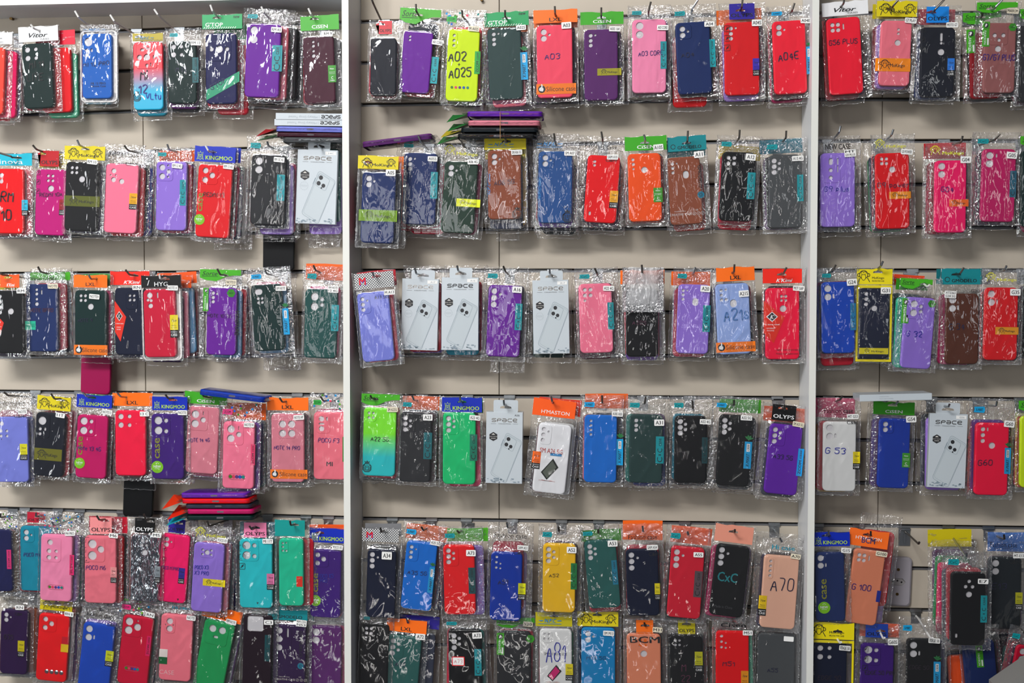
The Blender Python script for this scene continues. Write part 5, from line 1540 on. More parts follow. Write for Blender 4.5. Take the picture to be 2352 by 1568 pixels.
R6|2372 1486 2342 1640 72|crimson|2Vp|cxc 2318 1444 2392 1480|d=.096|indigo -10 2;sea green -24 2
'''

fronts, backs_n = [], 0
cnt = {}
rows = [ln for ln in DATA.strip().splitlines() if ln.strip()]
order = {}
for ln in rows:
    br, pos = ln.split('|')[:2]
    order.setdefault(br, []).append(float(pos.split()[0]))
for k_, v_ in (('L2', [730]), ('M3', [966, 1057, 1264]), ('M4', [1159]), ('R4', [2180])):
    order[k_] += v_
for a in order.values():
    a.sort()
HEADN = {'lxl': 'orange card header', 'cis': 'green card header', 'king': 'blue card header', 'mok': 'yellow card header',
         'gtop': 'sea green card header', 'vitor': 'white card header', 'gmod': 'teal card header', 'kk': 'red card header',
         'hyg': 'black card header', 'm': 'checkered header', 'hma': 'orange card header', 'ino': 'cyan card header',
         'bcm': 'orange card header', 'kard': 'yellow framed card', 'oly': 'small card header', 'sorte': 'green topped packet',
         'mokc': 'yellow printed packet', 'fash': 'black lettered packet', 'npc': 'blue lettered packet', 'cxc': 'teal flagged packet',
         'xmart': 'blue flagged packet', 'zcom': 'dotted clear packet', 'dots': 'dotted clear packet', 'hi': 'clear packet',
         'tx': 'lettered clear packet', 'pent': 'orange pointed header', 'card': 'plain card header', 'bag': 'clear packet'}

simple_cache = {}


def simple_case(W, H):
    key = (round(W, 3), round(H, 3))
    if key not in simple_cache:
        me = case_mesh(key[0], key[1], 'none', simple=True)
        me.materials.append(case_mat(COL['black']))
        simple_cache[key] = me
    return simple_cache[key], W / key[0], H / key[1]


bag_cache = {}


def shared_bag(i):
    if i not in bag_cache:
        me = bag_mesh(-.05, .052, -.171, .036, .078, .162, 900 + i, (0, .026), nx=18, nz=32, simple_back=True)
        me.materials.append(FILMS[i % len(FILMS)])
        me.materials.append(WELD)
        bag_cache[i] = me
    return bag_cache[i]


DEEP = []
for num, ln in enumerate(rows):
    f = ln.split('|')
    br, bay, row = f[0], f[0][0], int(f[0][1])
    tx, ty, bx, by, wpx = map(float, f[1].split())
    colour, cam_k = f[2], f[3]
    hk = f[4].split()
    n = order[br].index(tx)
    rr = random.Random(num)
    d = (0.104 if n % 2 == 0 else 0.097) + rr.uniform(-.002, .002)
    if tx + wpx / 2 > 775 and bay == 'L':
        d = .084
    if bay == 'M' and tx < 880 and row in (2, 3):
        d = .145 if row == 2 else .142
    if bay == 'M' and tx > 1780 and row in (4, 5):
        d = .092
    extras = [e.strip() for e in f[5].split(';') if e.strip()] if len(f) > 5 else []
    if row == 6 and bay != 'R':
        d -= .018
    for e in extras:
        if e.startswith('d='):
            d = float(e[2:])
    X, Z = at(tx, ty, d)
    Xb, Zb = at(bx, by, d)
    H = math.hypot(Xb - X, Zb - Z)
    th = math.atan2(-(Xb - X), -(Zb - Z))
    W = at(tx + wpx / 2, ty, d)[0] - at(tx - wpx / 2, ty, d)[0]
    c, s = math.cos(th), math.sin(th)

    def loc(px, py):
        a, q = at(px, py, d)
        a, q = a - X, q - Z
        return a * c - q * s, a * s + q * c

    def box(v):
        x0, y0, x1, y1 = v
        mx, mz = loc((x0 + x1) / 2, (y0 + y1) / 2)
        hw_ = (at(x1, y0, d)[0] - at(x0, y0, d)[0]) / 2
        hh = (at(x0, y0, d)[1] - at(x0, y1, d)[1]) / 2
        return (mx - hw_, mz - hh, mx + hw_, mz + hh)

    where = '%s from left, %s row, %s bay' % (ORD[n], ROWN[row], BAYN[bay])
    head_kind = hk[0].split(':')[0]
    label = '%s phone case, %s, %s' % (colour, HEADN[head_kind], where)
    root = empty('packaged_phone_case', (X, -d, Z), label, 'phone case', 'phone case packets hanging on the display wall')
    root.rotation_euler = (0, th, 0)
    P = {'root': root, 'W': W, 'H': H}
    hb = box([float(v) for v in hk[1:5]])
    # hook
    pts, white = None, 'whitewire' in extras or 'hkw' in extras
    for e in extras:
        if e.startswith('hk '):
            v = list(map(float, e.split()[1:]))
            pts = [(v[0], v[1]), (v[2], v[3])]
        if e.startswith('tt '):
            P['tagtext'] = (e.split()[1], 'CASE')
    dtip = d + (.006 if row == 6 and bay != 'R' else .030)
    if pts is None:
        px = (float(hk[1]) + float(hk[3])) / 2
        py = float(hk[2]) + 10
        pts = [(px, py - 8), (px, py)]
        dtip = d + (.005 if row == 6 else .012)
    wire = WHITEWIRE if (white or (bay == 'L' and row == 1)) else (STEEL if rr.random() < .35 else DARKSTEEL)
    HX, zf = hook(bay, row, n, pts, dtip, wire, ('with %s case, ' % colour) + where)
    hz = zf(d)
    a, q = HX - X, hz - Z
    hole = (a * c - q * s, a * s + q * c)
    # case
    gm = None
    low = 'slot' in extras
    for e in extras:
        if e.startswith('grad'):
            g = e.split()
            gm = gradient_mat('gradient_silicone', g[1], g[2], -H, 0)
    if 'foil' in extras:
        gm = mirror_mat()
    case_with_insert(root, W, H, cam_k, colour, low, material=gm)
    if 'tray' in extras:
        t = MB()
        R = .012
        o1, o2 = rrect(-W / 2 - .006, -H - .008, W / 2 + .012, .008, R), rrect(-W / 2 - .003, -H - .005, W / 2 + .009, .005, R - .002)
        t.poly(o1, [o2], .0035)
        t.wall(o1, .0035, .011)
        t.poly(o2, [], .0098)
        put('white_tray', t, mat('white_blister_tray', '#eae6e2', .4), root)
    header(hk[0], hb, P, hole)
    for e in extras:
        g = e.split()
        if g[0] == 'lb' and len(g) >= 6:
            side_label(g[1], box([float(v) for v in g[2:6]]), P)
        elif g[0] in ('hw', 'hwb'):
            t, col = g[1], ''
            if '/' in t and t.split('/')[-1] in PEN:
                t, col = t.rsplit('/', 1)
            v = [x for x in g[2:]]
            if '/' in v[-1]:
                v[-1], col = v[-1].split('/')
            v = [float(x) for x in v]
            k = at(100, 0, d)[0] - at(99, 0, d)[0]
            cx, cz = loc(v[0], v[1])
            wd = v[3] * k * 1.02 if len(v) > 3 else None
            bold = .0021 if g[0] == 'hwb' else max(.0009, v[2] * k * .125)
            m = strokes(t.replace('_', ' '), cx, cz, v[2] * k, bold, -.0014, rot=rr.uniform(-.03, .08), width=wd)
            put('handwriting', m, PEN[col], root)
        elif g[0] == 'st':
            cx, cz = loc(float(g[2]), float(g[3]))
            sticker(g[1], cx, cz, W, P)
        elif g[0] == 'stb':
            cx, cz = loc(float(g[2]), float(g[3]))
            sticker(g[1], cx, cz, W, P, w=.024, h=.018, tilt=0)
        elif g[0] == 'stb2':
            cx, cz = loc(float(g[2]), float(g[3]))
            q2 = flat('price_sticker', rrect(cx - .015, cz - .011, cx + .015, cz + .011, .002, 3), plate('#e0282c'), root, -.0036)
            q3 = flat('price_sticker', rrect(cx - .013, cz - .009, cx + .013, cz + .009, .001, 3), PAPER, q2, -.0038)
            put('handwriting', strokes(g[1], cx, cz, .009, .0008, -.0040, width=.019), plate('#c8405a'), q2)
    # packet
    clear = head_kind in ('cxc', 'xmart', 'zcom', 'dots', 'mokc', 'fash', 'npc', 'hi', 'tx', 'pent', 'bag', 'oly', 'sorte')
    ml, mr = rr.uniform(.005, .010), rr.uniform(.009, .015)
    bx0, bx1 = min(-W / 2 - ml, hb[0] - .001), max(W / 2 + mr, hb[2] + .001)
    bz1 = hb[3] + (.003 if clear else .0015)
    bag = bag_mesh(bx0, bx1, -H - rr.uniform(.007, .012), bz1, W, H, num, hole if clear else None, proud=.0028,
                   rough=rr.uniform(.8, 1.3) * (1.6 if 'foil' in extras else 1), upk=1.0 if clear else .25)
    bo = put('plastic_bag', bag, FILMS[num % len(FILMS)], root)
    # packets behind on the same hook
    bl = [q.strip() for q in f[6].split(';') if q.strip()] if len(f) > 6 else []
    avail = d - .014
    step = min(.0165 if bay != 'L' else .0145, avail / (len(bl) + .4)) if bl else 0
    seen = []
    for k, e in enumerate(bl, 1):
        g = e.split()
        hc = g.pop() if g[-1].startswith('#') else None
        dy, dx = float(g.pop()), float(g.pop())
        bc = ' '.join(g)
        db = d - step * k
        # same wall-parallel position, then the sway of this packet
        kx = at(100, 0, d)[0] - at(99, 0, d)[0]
        par = at(tx, ty, db)[0] - X
        sw = (dx * kx + par * .75)
        swz = -dy * kx + (at(tx, ty, db)[1] - Z) * .75
        lab = '%s packet %s behind %s case, %s' % (bc, ORD[k - 1], colour, where)
        r2 = empty('packaged_phone_case', (X + sw, -db, Z + swz), lab, 'phone case', 'phone case packets hanging on the display wall')
        r2.rotation_euler = (0, th + rr.uniform(-.03, .03), 0)
        me, s1, s2 = simple_case(W, H)
        co = put('phone_case', me, None, r2)
        co.scale = (s1, 1, s2)
        co.material_slots[0].link = 'OBJECT'
        co.material_slots[0].material = case_mat(COL[bc])
        if hc:
            hh = MB()
            hw2 = (hb[2] - hb[0]) / 2
            z0, z1 = hb[1] + .003, hb[3] + .002
            hh.poly([(-hw2, z0), (hw2, z0), (hw2, z1), (0, z1 + rr.uniform(-.002, .002)), (-hw2, z1 - .001)], [], .002)
            hh.wall([(-hw2, z0), (hw2, z0), (hw2, z1), (-hw2, z1 - .001)], .002, .0024)
            put('header_card', hh, plate(hc), r2)
        sb = shared_bag(rr.randrange(6))
        so = put('plastic_bag', sb, None, r2)
        so.scale = (W / .078, 1.0, H / .162)
        backs_n += 1
    if not (bay == 'R' and row == 6):
        DEEP.append((X, Z, th, W, H, d - step * len(bl), bay, tx, ty, d))
    fronts.append(root)

# packets still deeper on the hooks, past the three hundred built singly: one object
deep, cols = MB(), []
DC = ['black', 'navy', 'maroon', 'dark green', 'plum', 'charcoal', 'crimson', 'slate', 'indigo', 'rose', 'bottle green', 'dusty pink']
rr = random.Random(3)
for X, Z, th, W, H, df, bay, tx, ty, d in DEEP:
    y = df - .0155
    while y > .013:
        par = (at(tx, ty, y)[0] - X) * .75, (at(tx, ty, y)[1] - Z) * .75
        ox, oz, t2 = X + par[0] + rr.uniform(-.005, .007), Z + par[1] + rr.uniform(-.006, .001), th + rr.uniform(-.035, .035)
        c, s = math.cos(t2), math.sin(t2)
        n0, f0 = len(deep.v), len(deep.f)
        lo = rrect(-W / 2, -H, W / 2, 0, .010, 3)
        li = rrect(-W / 2 + .0012, -H + .0012, W / 2 - .0012, -.0012, .009, 3)
        tmp = MB()
        tmp.poly(li, [], 0.0)
        m_ = len(lo)
        tmp.add([(p[0], 0.0, p[1]) for p in li] + [(p[0], .0016, p[1]) for p in lo], [(i, m_ + i, m_ + (i + 1) % m_, (i + 1) % m_) for i in range(m_)])
        tmp.wall(lo, .0016, .0095)
        deep.add([(ox + a * c + q * s, b_ - y, oz - a * s + q * c) for a, b_, q in tmp.v], tmp.f)
        cols += [rr.randrange(len(DC))] * (len(deep.f) - f0)
        y -= .0165
dm = deep.mesh('phone_case_stack')
for k in DC:
    dm.materials.append(case_mat(COL[k]))
dm.polygons.foreach_set('material_index', np.array(cols, dtype=np.int32))
do = put('phone_case_stack', dm, None)
do['kind'], do['label'], do['category'] = 'stuff', 'deeper packets of mixed dark and bright cases at the back of the hooks', 'phone cases'
print('packets', len(fronts), backs_n)

# ------------------------------------------------------------------ white boxed cases
BOXP = mat('white_coated_board', '#c4ccd1', 0.32, coat=.3)
BOXS = mat('white_board_side', '#cfd2d6', 0.4)
SILVER = mat('silver_foil_print', '#8e8a86', 0.22, 0.9)
BOXINK = mat('dark_print', '#26262a', 0.5)
GREYP = mat('grey_print', '#9aa4ab', 0.5)
PALEP = mat('pale_grey_picture', '#bfc8cc', 0.45)


def space_box(br, n, tc, bc, wpx, model, tab, d, depth, where, logo=None, sticker_on=True, third=True):
    X, Z = at(tc[0], tc[1], d)
    Xb, Zb = at(bc[0], bc[1], d)
    H = math.hypot(Xb - X, Zb - Z)
    W = at(tc[0] + wpx / 2, tc[1], d)[0] - at(tc[0] - wpx / 2, tc[1], d)[0]
    th = math.atan2(-(Xb - X), -(Zb - Z))
    root = empty('boxed_phone_case', (X, -d, Z), 'white hang-tab carton, ' + where, 'box', 'white boxed phone cases')
    root.rotation_euler = (0, th, 0)
    put('carton', MB().box(-W / 2, W / 2, 0, depth, -H, 0, .0006), BOXP, root)
    y = -.0002
    k = at(100, 0, d)[0] - at(99, 0, d)[0]
    tw, th_ = (tab[2] - tab[0]) * k / 2, (tab[3] - tab[1]) * k
    tx = (at((tab[0] + tab[2]) / 2, tab[1], d)[0] - X)
    q = MB()
    lo = rrect(tx - tw, -.001, tx + tw, th_ + .001, .004, 4)
    hzc = th_ * .42
    eu = [(tx - .0135, hzc - .003), (tx + .0135, hzc - .003), (tx + .0125, hzc + .001), (tx + .004, hzc + .0035), (tx, hzc + .005),
          (tx - .004, hzc + .0035), (tx - .0125, hzc + .001)]
    q.poly(lo, [eu], .001)
    q.wall(lo, .001, .0018)
    q.wall(eu, .001, .0018, True)
    put('hang_tab', q, BOXP, root)
    U = lambda u, v: (-W / 2 + u * W, -v * H)
    m = strokes('space', *U(.5, .115), H * .042, W * .022, y, width=W * .68, font=SPG, smooth=1, slant=0)
    put('logo', m, logo or SILVER, root)
    b = MB()
    typed(b, 'COLLECTION', *U(.5, .165), H * .011, y, width=W * .34, bold=True)
    for u in (.2, .8):
        ribbon(b, [U(u - .07, .165), U(u + .07, .165)], W * .006, y)
    put('lettering', b, BOXINK, root)
    if sticker_on:
        s2 = flat('model_sticker', rect(*U(.69, .065), *U(.96, .02)), PAPER, root, -.0004)
    b = MB()
    typed(b, model, *U(.84, .043), H * .022, -.0008, width=W * .13)
    put('lettering', b, GREYP if sticker_on else INK, root)
    # hexagonal badge
    cx, cz = U(.2, .345)
    b = MB()
    b.poly([(cx + W * .125 * math.sin(math.radians(60 * i)), cz + W * .125 * math.cos(math.radians(60 * i))) for i in range(6)], [], y)
    bd = put('badge', b, BOXINK, root)
    b = MB()
    typed(b, 'DROP TESTED', cx, cz, H * .009, y - .0002, width=W * .22, bold=True)
    b.poly([(cx - W * .05, cz + W * .05), (cx + W * .05, cz + W * .05), (cx, cz + W * .09)], [], y - .0002)
    ribbon(b, [(cx - W * .06, cz - W * .05), (cx + W * .06, cz - W * .05)], W * .012, y - .0002)
    put('lettering', b, mat('pale_print', '#d8d4cc', .5), bd)
    if third:
        cx, cz = U(.19, .49)
        b = MB()
        typed(b, 'ORIGINAL', cx, cz + H * .006, H * .007, y, width=W * .17)
        typed(b, 'PRODUCT', cx, cz - H * .008, H * .007, y, width=W * .14)
        for i in range(12):
            a0 = i * 30
            p = [(cx + W * .1 * math.cos(math.radians(a)), cz + W * .1 * math.sin(math.radians(a))) for a in (a0, a0 + 10, a0 + 20)]
            ribbon(b, p, W * .006, y)
        put('stamp', b, GREYP, root)
    # picture of a clear-cased phone, corner down
    ang = math.radians(-21)
    pc = U(.56, .64)
    pw, ph = W * .49, H * .63
    rot = lambda a, q_: (pc[0] + a * math.cos(ang) - q_ * math.sin(ang), pc[1] + a * math.sin(ang) + q_ * math.cos(ang))
    shear = lambda lp: [(lambda r_: (r_[0], r_[1]))(rot(a, q_ - a * .16)) for a, q_ in lp]
    body = shear(rrect(-pw / 2, -ph / 2, pw / 2, ph / 2, W * .07, 5))
    b = MB()
    b.poly(body, [], y)
    pic = put('phone_picture', b, PALEP, root)
    b = MB()
    ribbon(b, body + [body[0]], W * .009, y - .0001)
    inn = shear(rrect(-pw * .44, -ph * .46, pw * .47, ph * .47, W * .06, 5))
    ribbon(b, inn + [inn[0]], W * .005, y - .0001)
    ribbon(b, shear([(-pw * .53, ph * .18), (-pw * .53, ph * .32)]), W * .012, y - .0001)
    isl = shear(rrect(-pw * .42, ph * .19, pw * .2, ph * .455, W * .05, 4))
    ribbon(b, isl + [isl[0]], W * .007, y - .0002)
    put('phone_outline', b, mat('slate_print', '#8a98a2', .5), pic)
    b = MB()
    for a, q_, r in ((-.27, .39, .052), (-.27, .26, .052), (.0, .27, .048), (-.05, .205, .02)):
        p = shear([(pw * a, ph * q_)])[0]
        b.poly(ell(p[0], p[1], W * r, W * r * 1.05, 14), [], y - .0002)
    put('lens_print', b, BOXINK, pic)
    rr = random.Random(n)
    b = MB()
    for i in range(26):
        u = rr.choice((rr.uniform(.02, .3), rr.uniform(.25, .5), rr.uniform(.68, .96)))
        v = rr.uniform(.925, .965) if i % 2 else rr.uniform(.955, .985)
        p = U(u, v)
        b.poly(ell(p[0], p[1], W * rr.uniform(.015, .05), H * rr.uniform(.004, .012), 6), [], y - .0001 * (1 + i % 3))
    put('splash_print', b, mat('splash_grey_print', '#8796a0', .5), root)
    HX, zf = hook(br[0], int(br[1]), n, [(tab[4], tab[5]), (tab[6], tab[7])], d + .03, STEEL, 'with white box, ' + where)
    return root, W, H


def behind(root, W, H, items, where, d0):
    for k, (colour, dx, dy) in enumerate(items, 1):
        d = d0 - .0165 * k
        kx = .001
        r2 = empty('packaged_phone_case', (root.location.x + dx * kx, -d, root.location.z - dy * kx),
                   '%s packet %s behind white box, %s' % (colour, ORD[k - 1], where), 'phone case',
                   'phone case packets hanging on the display wall')
        me, s1, s2 = simple_case(.078, H - .002)
        co = put('phone_case', me, None, r2)
        co.scale = (s1, 1, s2)
        co.material_slots[0].link = 'OBJECT'
        co.material_slots[0].material = case_mat(COL[colour])
        so = put('plastic_bag', shared_bag(k % 6), None, r2)
        so.scale = (1, 1, H / .162)


w_ = 'eighth from left, second row, left bay'
r, W, H = space_box('L2', 1, (730, 344), (724, 514), 92, '14C', (708, 328, 757, 346, 729, 331, 731, 336), .088, .012, w_)
behind(r, W, H, (('teal green', 10, -4), ('lilac', 8, 24)), w_, .088)
w_ = 'second from left, third row, middle bay'
r, W, H = space_box('M3', 2, (966, 640), (962, 804), 84, 'A17', (946, 622, 997, 640, 953, 616, 956, 628), .105, .012, w_)
behind(r, W, H, (('crimson', 6, 6), ('violet', 10, 10)), w_, .105)
w_ = 'third from left, third row, middle bay'
r, W, H = space_box('M3', 3, (1057, 637), (1056, 804), 85, 'A16', (1034, 618, 1083, 638, 1050, 610, 1052, 621), .106, .012, w_, BOXINK)
behind(r, W, H, (('teal blue', 3, 14), ('rose red', 8, 8)), w_, .106)
w_ = 'fifth from left, third row, middle bay'
r, W, H = space_box('M3', 4, (1264, 643), (1267, 812), 83, 'A17', (1242, 624, 1291, 643, 1262, 618, 1263, 628), .104, .012, w_)
behind(r, W, H, (('bottle green', -3, 12),), w_, .104)
w_ = 'fourth from left, fourth row, middle bay'
r, W, H = space_box('M4', 5, (1159, 946), (1157, 1110), 84, 'A25', (1135, 920, 1188, 945, 1157, 919, 1158, 930), .108, .03, w_, None, False, False)
w_ = 'third from left, fourth row, right bay'
r, W, H = space_box('R4', 6, (2180, 950), (2173, 1120), 87, 'G56', (2153, 928, 2202, 950, 2181, 928, 2179, 934), .108, .014, w_, None, True, False)
behind(r, W, H, (('lilac', -6, 10), ('navy', -12, 4)), w_, .108)


# ------------------------------------------------------------------ cases hanging below a row, loose bags, goods lying across the hooks
def plain_case(name, label, tc, bc, wpx, d, colour, tint=None):
    X, Z = at(*tc, d)
    Xb, Zb = at(*bc, d)
    H, th = math.hypot(Xb - X, Zb - Z), math.atan2(-(Xb - X), -(Zb - Z))
    W = at(tc[0] + wpx / 2, tc[1], d)[0] - at(tc[0] - wpx / 2, tc[1], d)[0]
    root = empty(name, (X, -d, Z), label, 'phone case')
    root.rotation_euler = (0, th, 0)
    put('phone_case', case_mesh(W, H, 'none'), case_mat(COL[colour]), root)
    bo = put('plastic_bag', bag_mesh(-W / 2 - .004, W / 2 + .006, -H * .45, .004, W, H, 77, None, nx=18, nz=20), FILMS[1], root)
    return root


plain_case('flip_phone_case', 'deep magenta case hanging low under the dark green case, third row, left bay', (221, 775), (218, 905), 68, .05,
           'deep magenta')
plain_case('flip_phone_case', 'black case hanging low below the charcoal case, second row, left bay', (640, 500), (639, 622), 72, .03, 'black')
plain_case('flip_phone_case', 'black case hanging low under the neon pink case, fourth row, left bay', (319, 1070), (315, 1188), 68, .05, 'black')


def loose_bag(label, quad, d, seed, m=None):
    (x0, y0), (x1, y1) = quad
    X0, Z0 = at(x0, y0, d)
    X1, Z1 = at(x1, y1, d)
    cx = (X0 + X1) / 2
    root = empty('loose_plastic_bag', (cx, -d, Z0), label, 'plastic bag')
    me = bag_mesh(-(X1 - X0) / 2, (X1 - X0) / 2, Z1 - Z0, 0, (X1 - X0) * .6, (Z0 - Z1) * .8, seed, None, nx=22, nz=20, rough=1.5)
    put('film_sheet', me, m or CRUMPLED, root)


loose_bag('empty clear bag hanging under the purple packet, third row, middle bay', ((1126, 806), (1204, 855)), .06, 41, FILMS[2])
loose_bag('empty clear bag hanging under the dark green packet, third row, left bay', ((604, 800), (690, 850)), .03, 42, FILMS[1])
loose_bag('empty clear bag hanging under the red packet, second row, left bay', ((490, 520), (578, 572)), .04, 43, FILMS[1])
loose_bag('empty clear bag hanging under the white box, second row, left bay', ((708, 520), (780, 568)), .03, 44, FILMS[4])
loose_bag('torn clear bag under the brown packet, second row, middle bay', ((1140, 500), (1192, 552)), .05, 45, FILMS[3])
loose_bag('bundle of small crumpled white bags over the black case, third row, middle bay', ((1430, 614), (1524, 716)), .124, 46)
loose_bag('empty clear bag hanging under the blue packet, third row, right bay', ((1880, 800), (1966, 850)), .04, 47, FILMS[0])


def lying(label, p0, p1, hpx, d_front, colour, kind='case', seed=0, text=None, wide=.072, header_col=None, hang=0):
    """a case or box lying flat across the hooks, long edge towards the viewer; p0,p1 = lower left / lower right of its edge"""
    X0, Z0 = at(*p0, d_front)
    X1, Z1 = at(*p1, d_front)
    L = math.hypot(X1 - X0, Z1 - Z0)
    k = at(100, 0, d_front)[0] - at(99, 0, d_front)[0]
    T = hpx * k
    name = 'boxed_phone_case' if kind == 'box' else 'packaged_phone_case'
    root = empty(name, (X0, -d_front, Z0), label, 'box' if kind == 'box' else 'phone case')
    root.rotation_euler = (0, -math.atan2(Z1 - Z0, X1 - X0), 0)
    if kind == 'box':
        put('carton', MB().box(0, L, 0, wide, 0, T, .0005), BOXP, root)
        if text:
            b = MB()
            if text == 'space':
                m = strokes('space', L * .78, T * .5, T * .42, T * .13, -.0002, rot=math.pi, width=L * .26, font=SPG, smooth=1, slant=0)
                put('logo', m, BOXINK, root)
                typed(b, '| Military Drop Tested', L * .4, T * .5, T * .42, -.0002, width=L * .43, rot=math.pi)
                put('lettering', b, GREYP, root)
            else:
                typed(b, 'Original product', L * .34, T * .66, T * .17, -.0002, width=L * .13)
                typed(b, 'Patent registered design', L * .37, T * .34, T * .17, -.0002, width=L * .19)
                put('lettering', b, GREYP, root)
        return root
    me = case_mesh(.070, L, 'none', thick=T)
    o = put('phone_case', me, case_mat(COL[colour]), root)
    # stand it on its long side: local x -> depth, z -> along, y -> down
    o.matrix_local = Matrix(((0, 0, -1, 0), (1, 0, 0, .035), (0, -1, 0, T), (0, 0, 0, 1)))
    g = MB()
    port = rrect(L * .46, T * .3, L * .56, T * .68, T * .15, 3)
    g.poly(port, [], -.0002)
    put('side_slot', g, mat('slot_grey', '#6a6a72', .5), o)
    bpy.context.view_layer.update()
    ch = root.children_recursive
    for c_ in ch:
        if c_.name.startswith('side_slot'):
            c_.parent = root
            c_.matrix_parent_inverse = Matrix.Identity(4)
    f_ = MB()
    rs = np.random.RandomState(seed + 5)
    nx, ny = 30, 5
    vs, fs = [], []
    for side, zz in ((1, T + .0012), (-1, -.0008)):
        for j in range(ny):
            for i in range(nx):
                u = i / (nx - 1)
                x = -.010 + (L + .022) * u
                t = j / (ny - 1)
                z = zz if t > .2 else T / 2 + (zz - T / 2) * (t / .2) * .9
                out = -.004 - .004 * (1 - t) + rs.uniform(-.0012, .0012) + wide * 1.05 * t
                fin = min(1, max(0, (x + .002) / .008)) * min(1, max(0, (L + .002 - x) / .008))
                z = T / 2 + (z - T / 2) * fin + rs.uniform(-.0008, .0008)
                vs.append((x, out, z))
    for sidx in range(2):
        o0 = sidx * nx * ny
        for j in range(ny - 1):
            for i in range(nx - 1):
                a = o0 + j * nx + i
                fs.append((a, a + 1, a + nx + 1, a + nx))
    me = bpy.data.meshes.new('plastic_bag')
    me.from_pydata(vs, [], fs)
    me.shade_smooth()
    put('plastic_bag', me, FILMS[seed % 6], root)
    if header_col:
        hh = MB()
        q = [(-.046, -.002, -T * 1.2), (0, -.001, T * .35), (.002, wide * .8, T * .7), (-.040, wide * .8, T * 1.1)]
        hh.add(q + [(x, y_, z - .0006) for x, y_, z in q], [(0, 1, 2, 3), (7, 6, 5, 4), (0, 4, 5, 1), (3, 7, 4, 0)])
        put('header_card', hh, plate(header_col), root)
    return root


lying('upper white box lying flat above second row, left bay', (633, 275), (796, 277), 15, .12, 'white', 'box', text='space')
lying('lower white box lying flat above second row, left bay', (630, 288), (794, 290), 14, .12, 'white', 'box', text='space')
lying('violet blue case lying flat beneath the two white boxes, left bay', (632, 301), (790, 304), 11, .118, 'periwinkle', seed=1, header_col='#b01828')
lying('maroon case lying flat beneath the violet blue case, left bay', (634, 313), (790, 315), 9, .115, 'maroon', seed=2, header_col='#1f7a34')
lying('grey case lying flat at the foot of the box stack, left bay', (648, 326), (790, 327), 11, .112, 'grey', seed=3)
lying('blue case lying tilted across the hooks above the fourth row, left bay', (456, 906), (606, 925), 12, .135, 'royal blue', seed=4)
lying('purple case topmost of the flat stack above the fifth row, left bay', (414, 1143), (566, 1143), 10, .13, 'violet', seed=5)
lying('red case second in the flat stack above the fifth row, left bay', (416, 1156), (572, 1156), 10, .135, 'bright red', seed=6, header_col='#e0401c')
lying('grey case third in the flat stack above the fifth row, left bay', (424, 1167), (576, 1167), 9, .13, 'slate', seed=7)
lying('magenta case fourth in the flat stack above the fifth row, left bay', (428, 1180), (582, 1180), 10, .135, 'cerise', seed=8, header_col='#e0341c')
lying('dark green case lowest in the flat stack above the fifth row, left bay', (426, 1194), (582, 1194), 10, .13, 'bottle green', seed=9, header_col='#1aa0b0')
lying('violet case topmost of the banded flat stack, middle bay', (1072, 267), (1246, 267), 11, .135, 'violet', seed=10, header_col='#167a34')
lying('pink case second in the banded flat stack, middle bay', (1074, 288), (1240, 288), 11, .135, 'dusty pink', seed=11, header_col='#167a34')
lying('dark grey case third in the banded flat stack, middle bay', (1058, 303), (1236, 303), 10, .133, 'dark slate', seed=12, header_col='#c8b61c')
lying('black case lowest in the banded flat stack, middle bay', (1050, 318), (1232, 318), 11, .13, 'black', seed=13, header_col='#1f7a34')
lying('plum case lying tilted at the left end above the second row, middle bay', (832, 338), (992, 318), 12, .12, 'plum', seed=14)
X, Z = at(1149, 258, .140)
Z2 = at(1149, 318, .140)[1]
rb = put('rubber_band', MB().tube([(X, -.1405, Z2), (X, -.1405, Z), (X, -.138, Z + .001), (X, -.07, Z + .0015)], .0006, 6),
         mat('rubber_tan', '#b98a4a', .6))
rb['label'], rb['category'] = 'thin tan rubber band around the flat stack of cases, middle bay', 'rubber band'
lying('long white box lying across the hooks above the fourth row, right bay', (1975, 922), (2141, 918), 14, .15, 'white', 'box', text='orig')


# ------------------------------------------------------------------ wall socket, empty hook, grey bin
OUT = mat('grey_lilac_plastic', '#aaa5ac', 0.45)
X, Z = at(2062, 1336, .012)
so = empty('wall_socket', (X, 0, Z), 'grey plastic wall socket plate with three-pin outlet and two screws, right bay', 'socket')
so.rotation_euler = (0, math.radians(2), 0)
k = .00105
b = MB()
o1, o2, o3 = (rrect(-.0325, -.0585, .0325, .0585, .011, 6), rrect(-.0315, -.0575, .0315, .0575, .0105, 6), rrect(-.028, -.054, .028, .054, .009, 6))
m_ = len(o1)
for la, ya, lb, yb in ((o1, -.0005, o1, -.006), (o1, -.006, o2, -.009), (o2, -.009, o3, -.0115)):
    b.add([(p[0], ya, p[1]) for p in la] + [(p[0], yb, p[1]) for p in lb], [(i, (i + 1) % m_, m_ + (i + 1) % m_, m_ + i) for i in range(m_)])
hexo = [(-.0185, 0), (-.011, -.0085), (.011, -.0085), (.0185, 0), (.011, .0085), (-.011, .0085)]
b.poly(o3, [hexo], -.0115)
put('face_plate', b, OUT, so)
b = MB()
hi = [(a * .9, q * .88) for a, q in hexo]
b.add([(p[0], -.0115, p[1]) for p in hexo] + [(p[0], -.0085, p[1]) for p in hi], [(i, (i + 1) % 6, 6 + (i + 1) % 6, 6 + i) for i in range(6)])
b.poly(hi, [ell(-.0095, -.001, .0022, .0022, 10), ell(0, .002, .0022, .0022, 10), ell(.0095, -.001, .0022, .0022, 10)], -.0085)
ou = put('outlet_insert', b, mat('pale_grey_plastic', '#a39f9f', .45), so)
b = MB()
b.poly(ell(0, 0, .016, .007, 12), [], -.004)
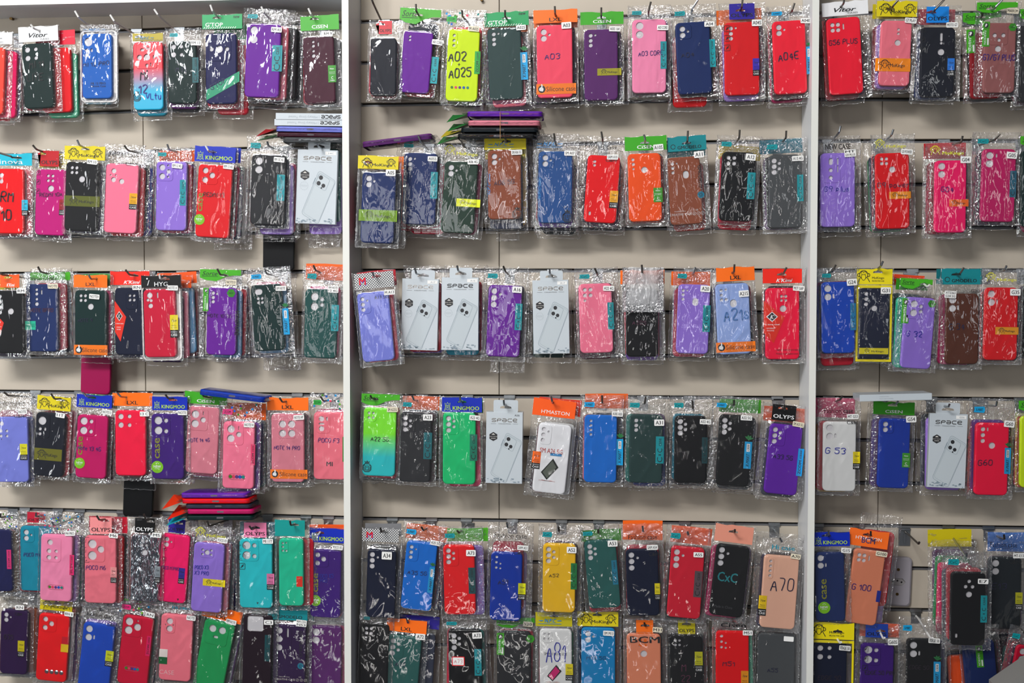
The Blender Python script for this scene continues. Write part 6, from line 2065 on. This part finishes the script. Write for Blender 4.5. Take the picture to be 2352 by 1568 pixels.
put('pin_recess', b, mat('socket_black', '#0a0a0a', .6), ou)
for zz in (.029, -.029):
    b = MB().tube([(0, -.0112, zz), (0, -.0122, zz)], .0036, 12)
    put('screw', b, BRASS, so)

X, Z = at(2077, 1214, 0)
eh = empty('display_hook', (X, 0, Z), 'empty metal hook with bare plate above the wall socket, right bay', 'hook')
pl = MB().box(-.0135, .0135, -.0022, -.0004, -.040, -.004, .0006)
pl.box(-.0135, .0135, -.0035, .004, -.0035, .002, .0004)
pl.box(-.003, .003, -.0034, -.0021, -.034, -.010, .0005)
put('mounting_plate', pl, STEEL, eh)
put('wire_arm', MB().tube([(.001, -.003, -.006), (.003, -.02, -.008), (.006, -.10, -.014), (.006, -.104, -.013), (.006, -.108, -.009)], .0024, 8), DARKSTEEL, eh)
for i, (bay, row, px, py) in enumerate((('M', 'fourth', 1789, 911), ('M', 'fifth', 985, 1195), ('M', 'fifth', 1077, 1196), ('L', 'fifth', 30, 1164),
                                        ('R', 'third', 2088, 622), ('R', 'fifth', 2178, 1210), ('R', 'fourth', 2255, 917))):
    X, Z = at(px, py)
    pl = MB().box(-.0135, .0135, -.0035, .004, -.008, -.004, .0004)
    pl.box(-.0135, .0135, -.0020, -.0005, -.030, -.008)
    h = put('hook_plate', pl, STEEL)
    h.location = (X, 0, Z)
    h['label'] = 'bare hook plate in groove, %s row, %s bay%s' % (row, BAYN[bay], ', nearer the divider' if i in (1,) else '')
    h['category'] = 'hook plate'

X, Z = at(2330, 1562, .24)
X2, Z2 = at(2372, 1532, .24)
bn = put('plastic_bin', MB().add([(X - .03, -.24, Z - .022), (X2 + .08, -.24, Z2 + .06), (X2 + .08, -.17, Z2 + .06), (X - .03, -.17, Z - .022),
                                  (X - .03, -.24, Z - .12), (X2 + .08, -.24, Z - .12), (X2 + .08, -.17, Z - .12), (X - .03, -.17, Z - .12)],
                                 [(0, 1, 2, 3), (4, 7, 6, 5), (0, 4, 5, 1), (1, 5, 6, 2), (2, 6, 7, 3), (3, 7, 4, 0)]),
         mat('grey_plastic', '#8a8884', .5))
bn['label'], bn['category'] = 'corner of a plain grey plastic bin at the lower right', 'bin'
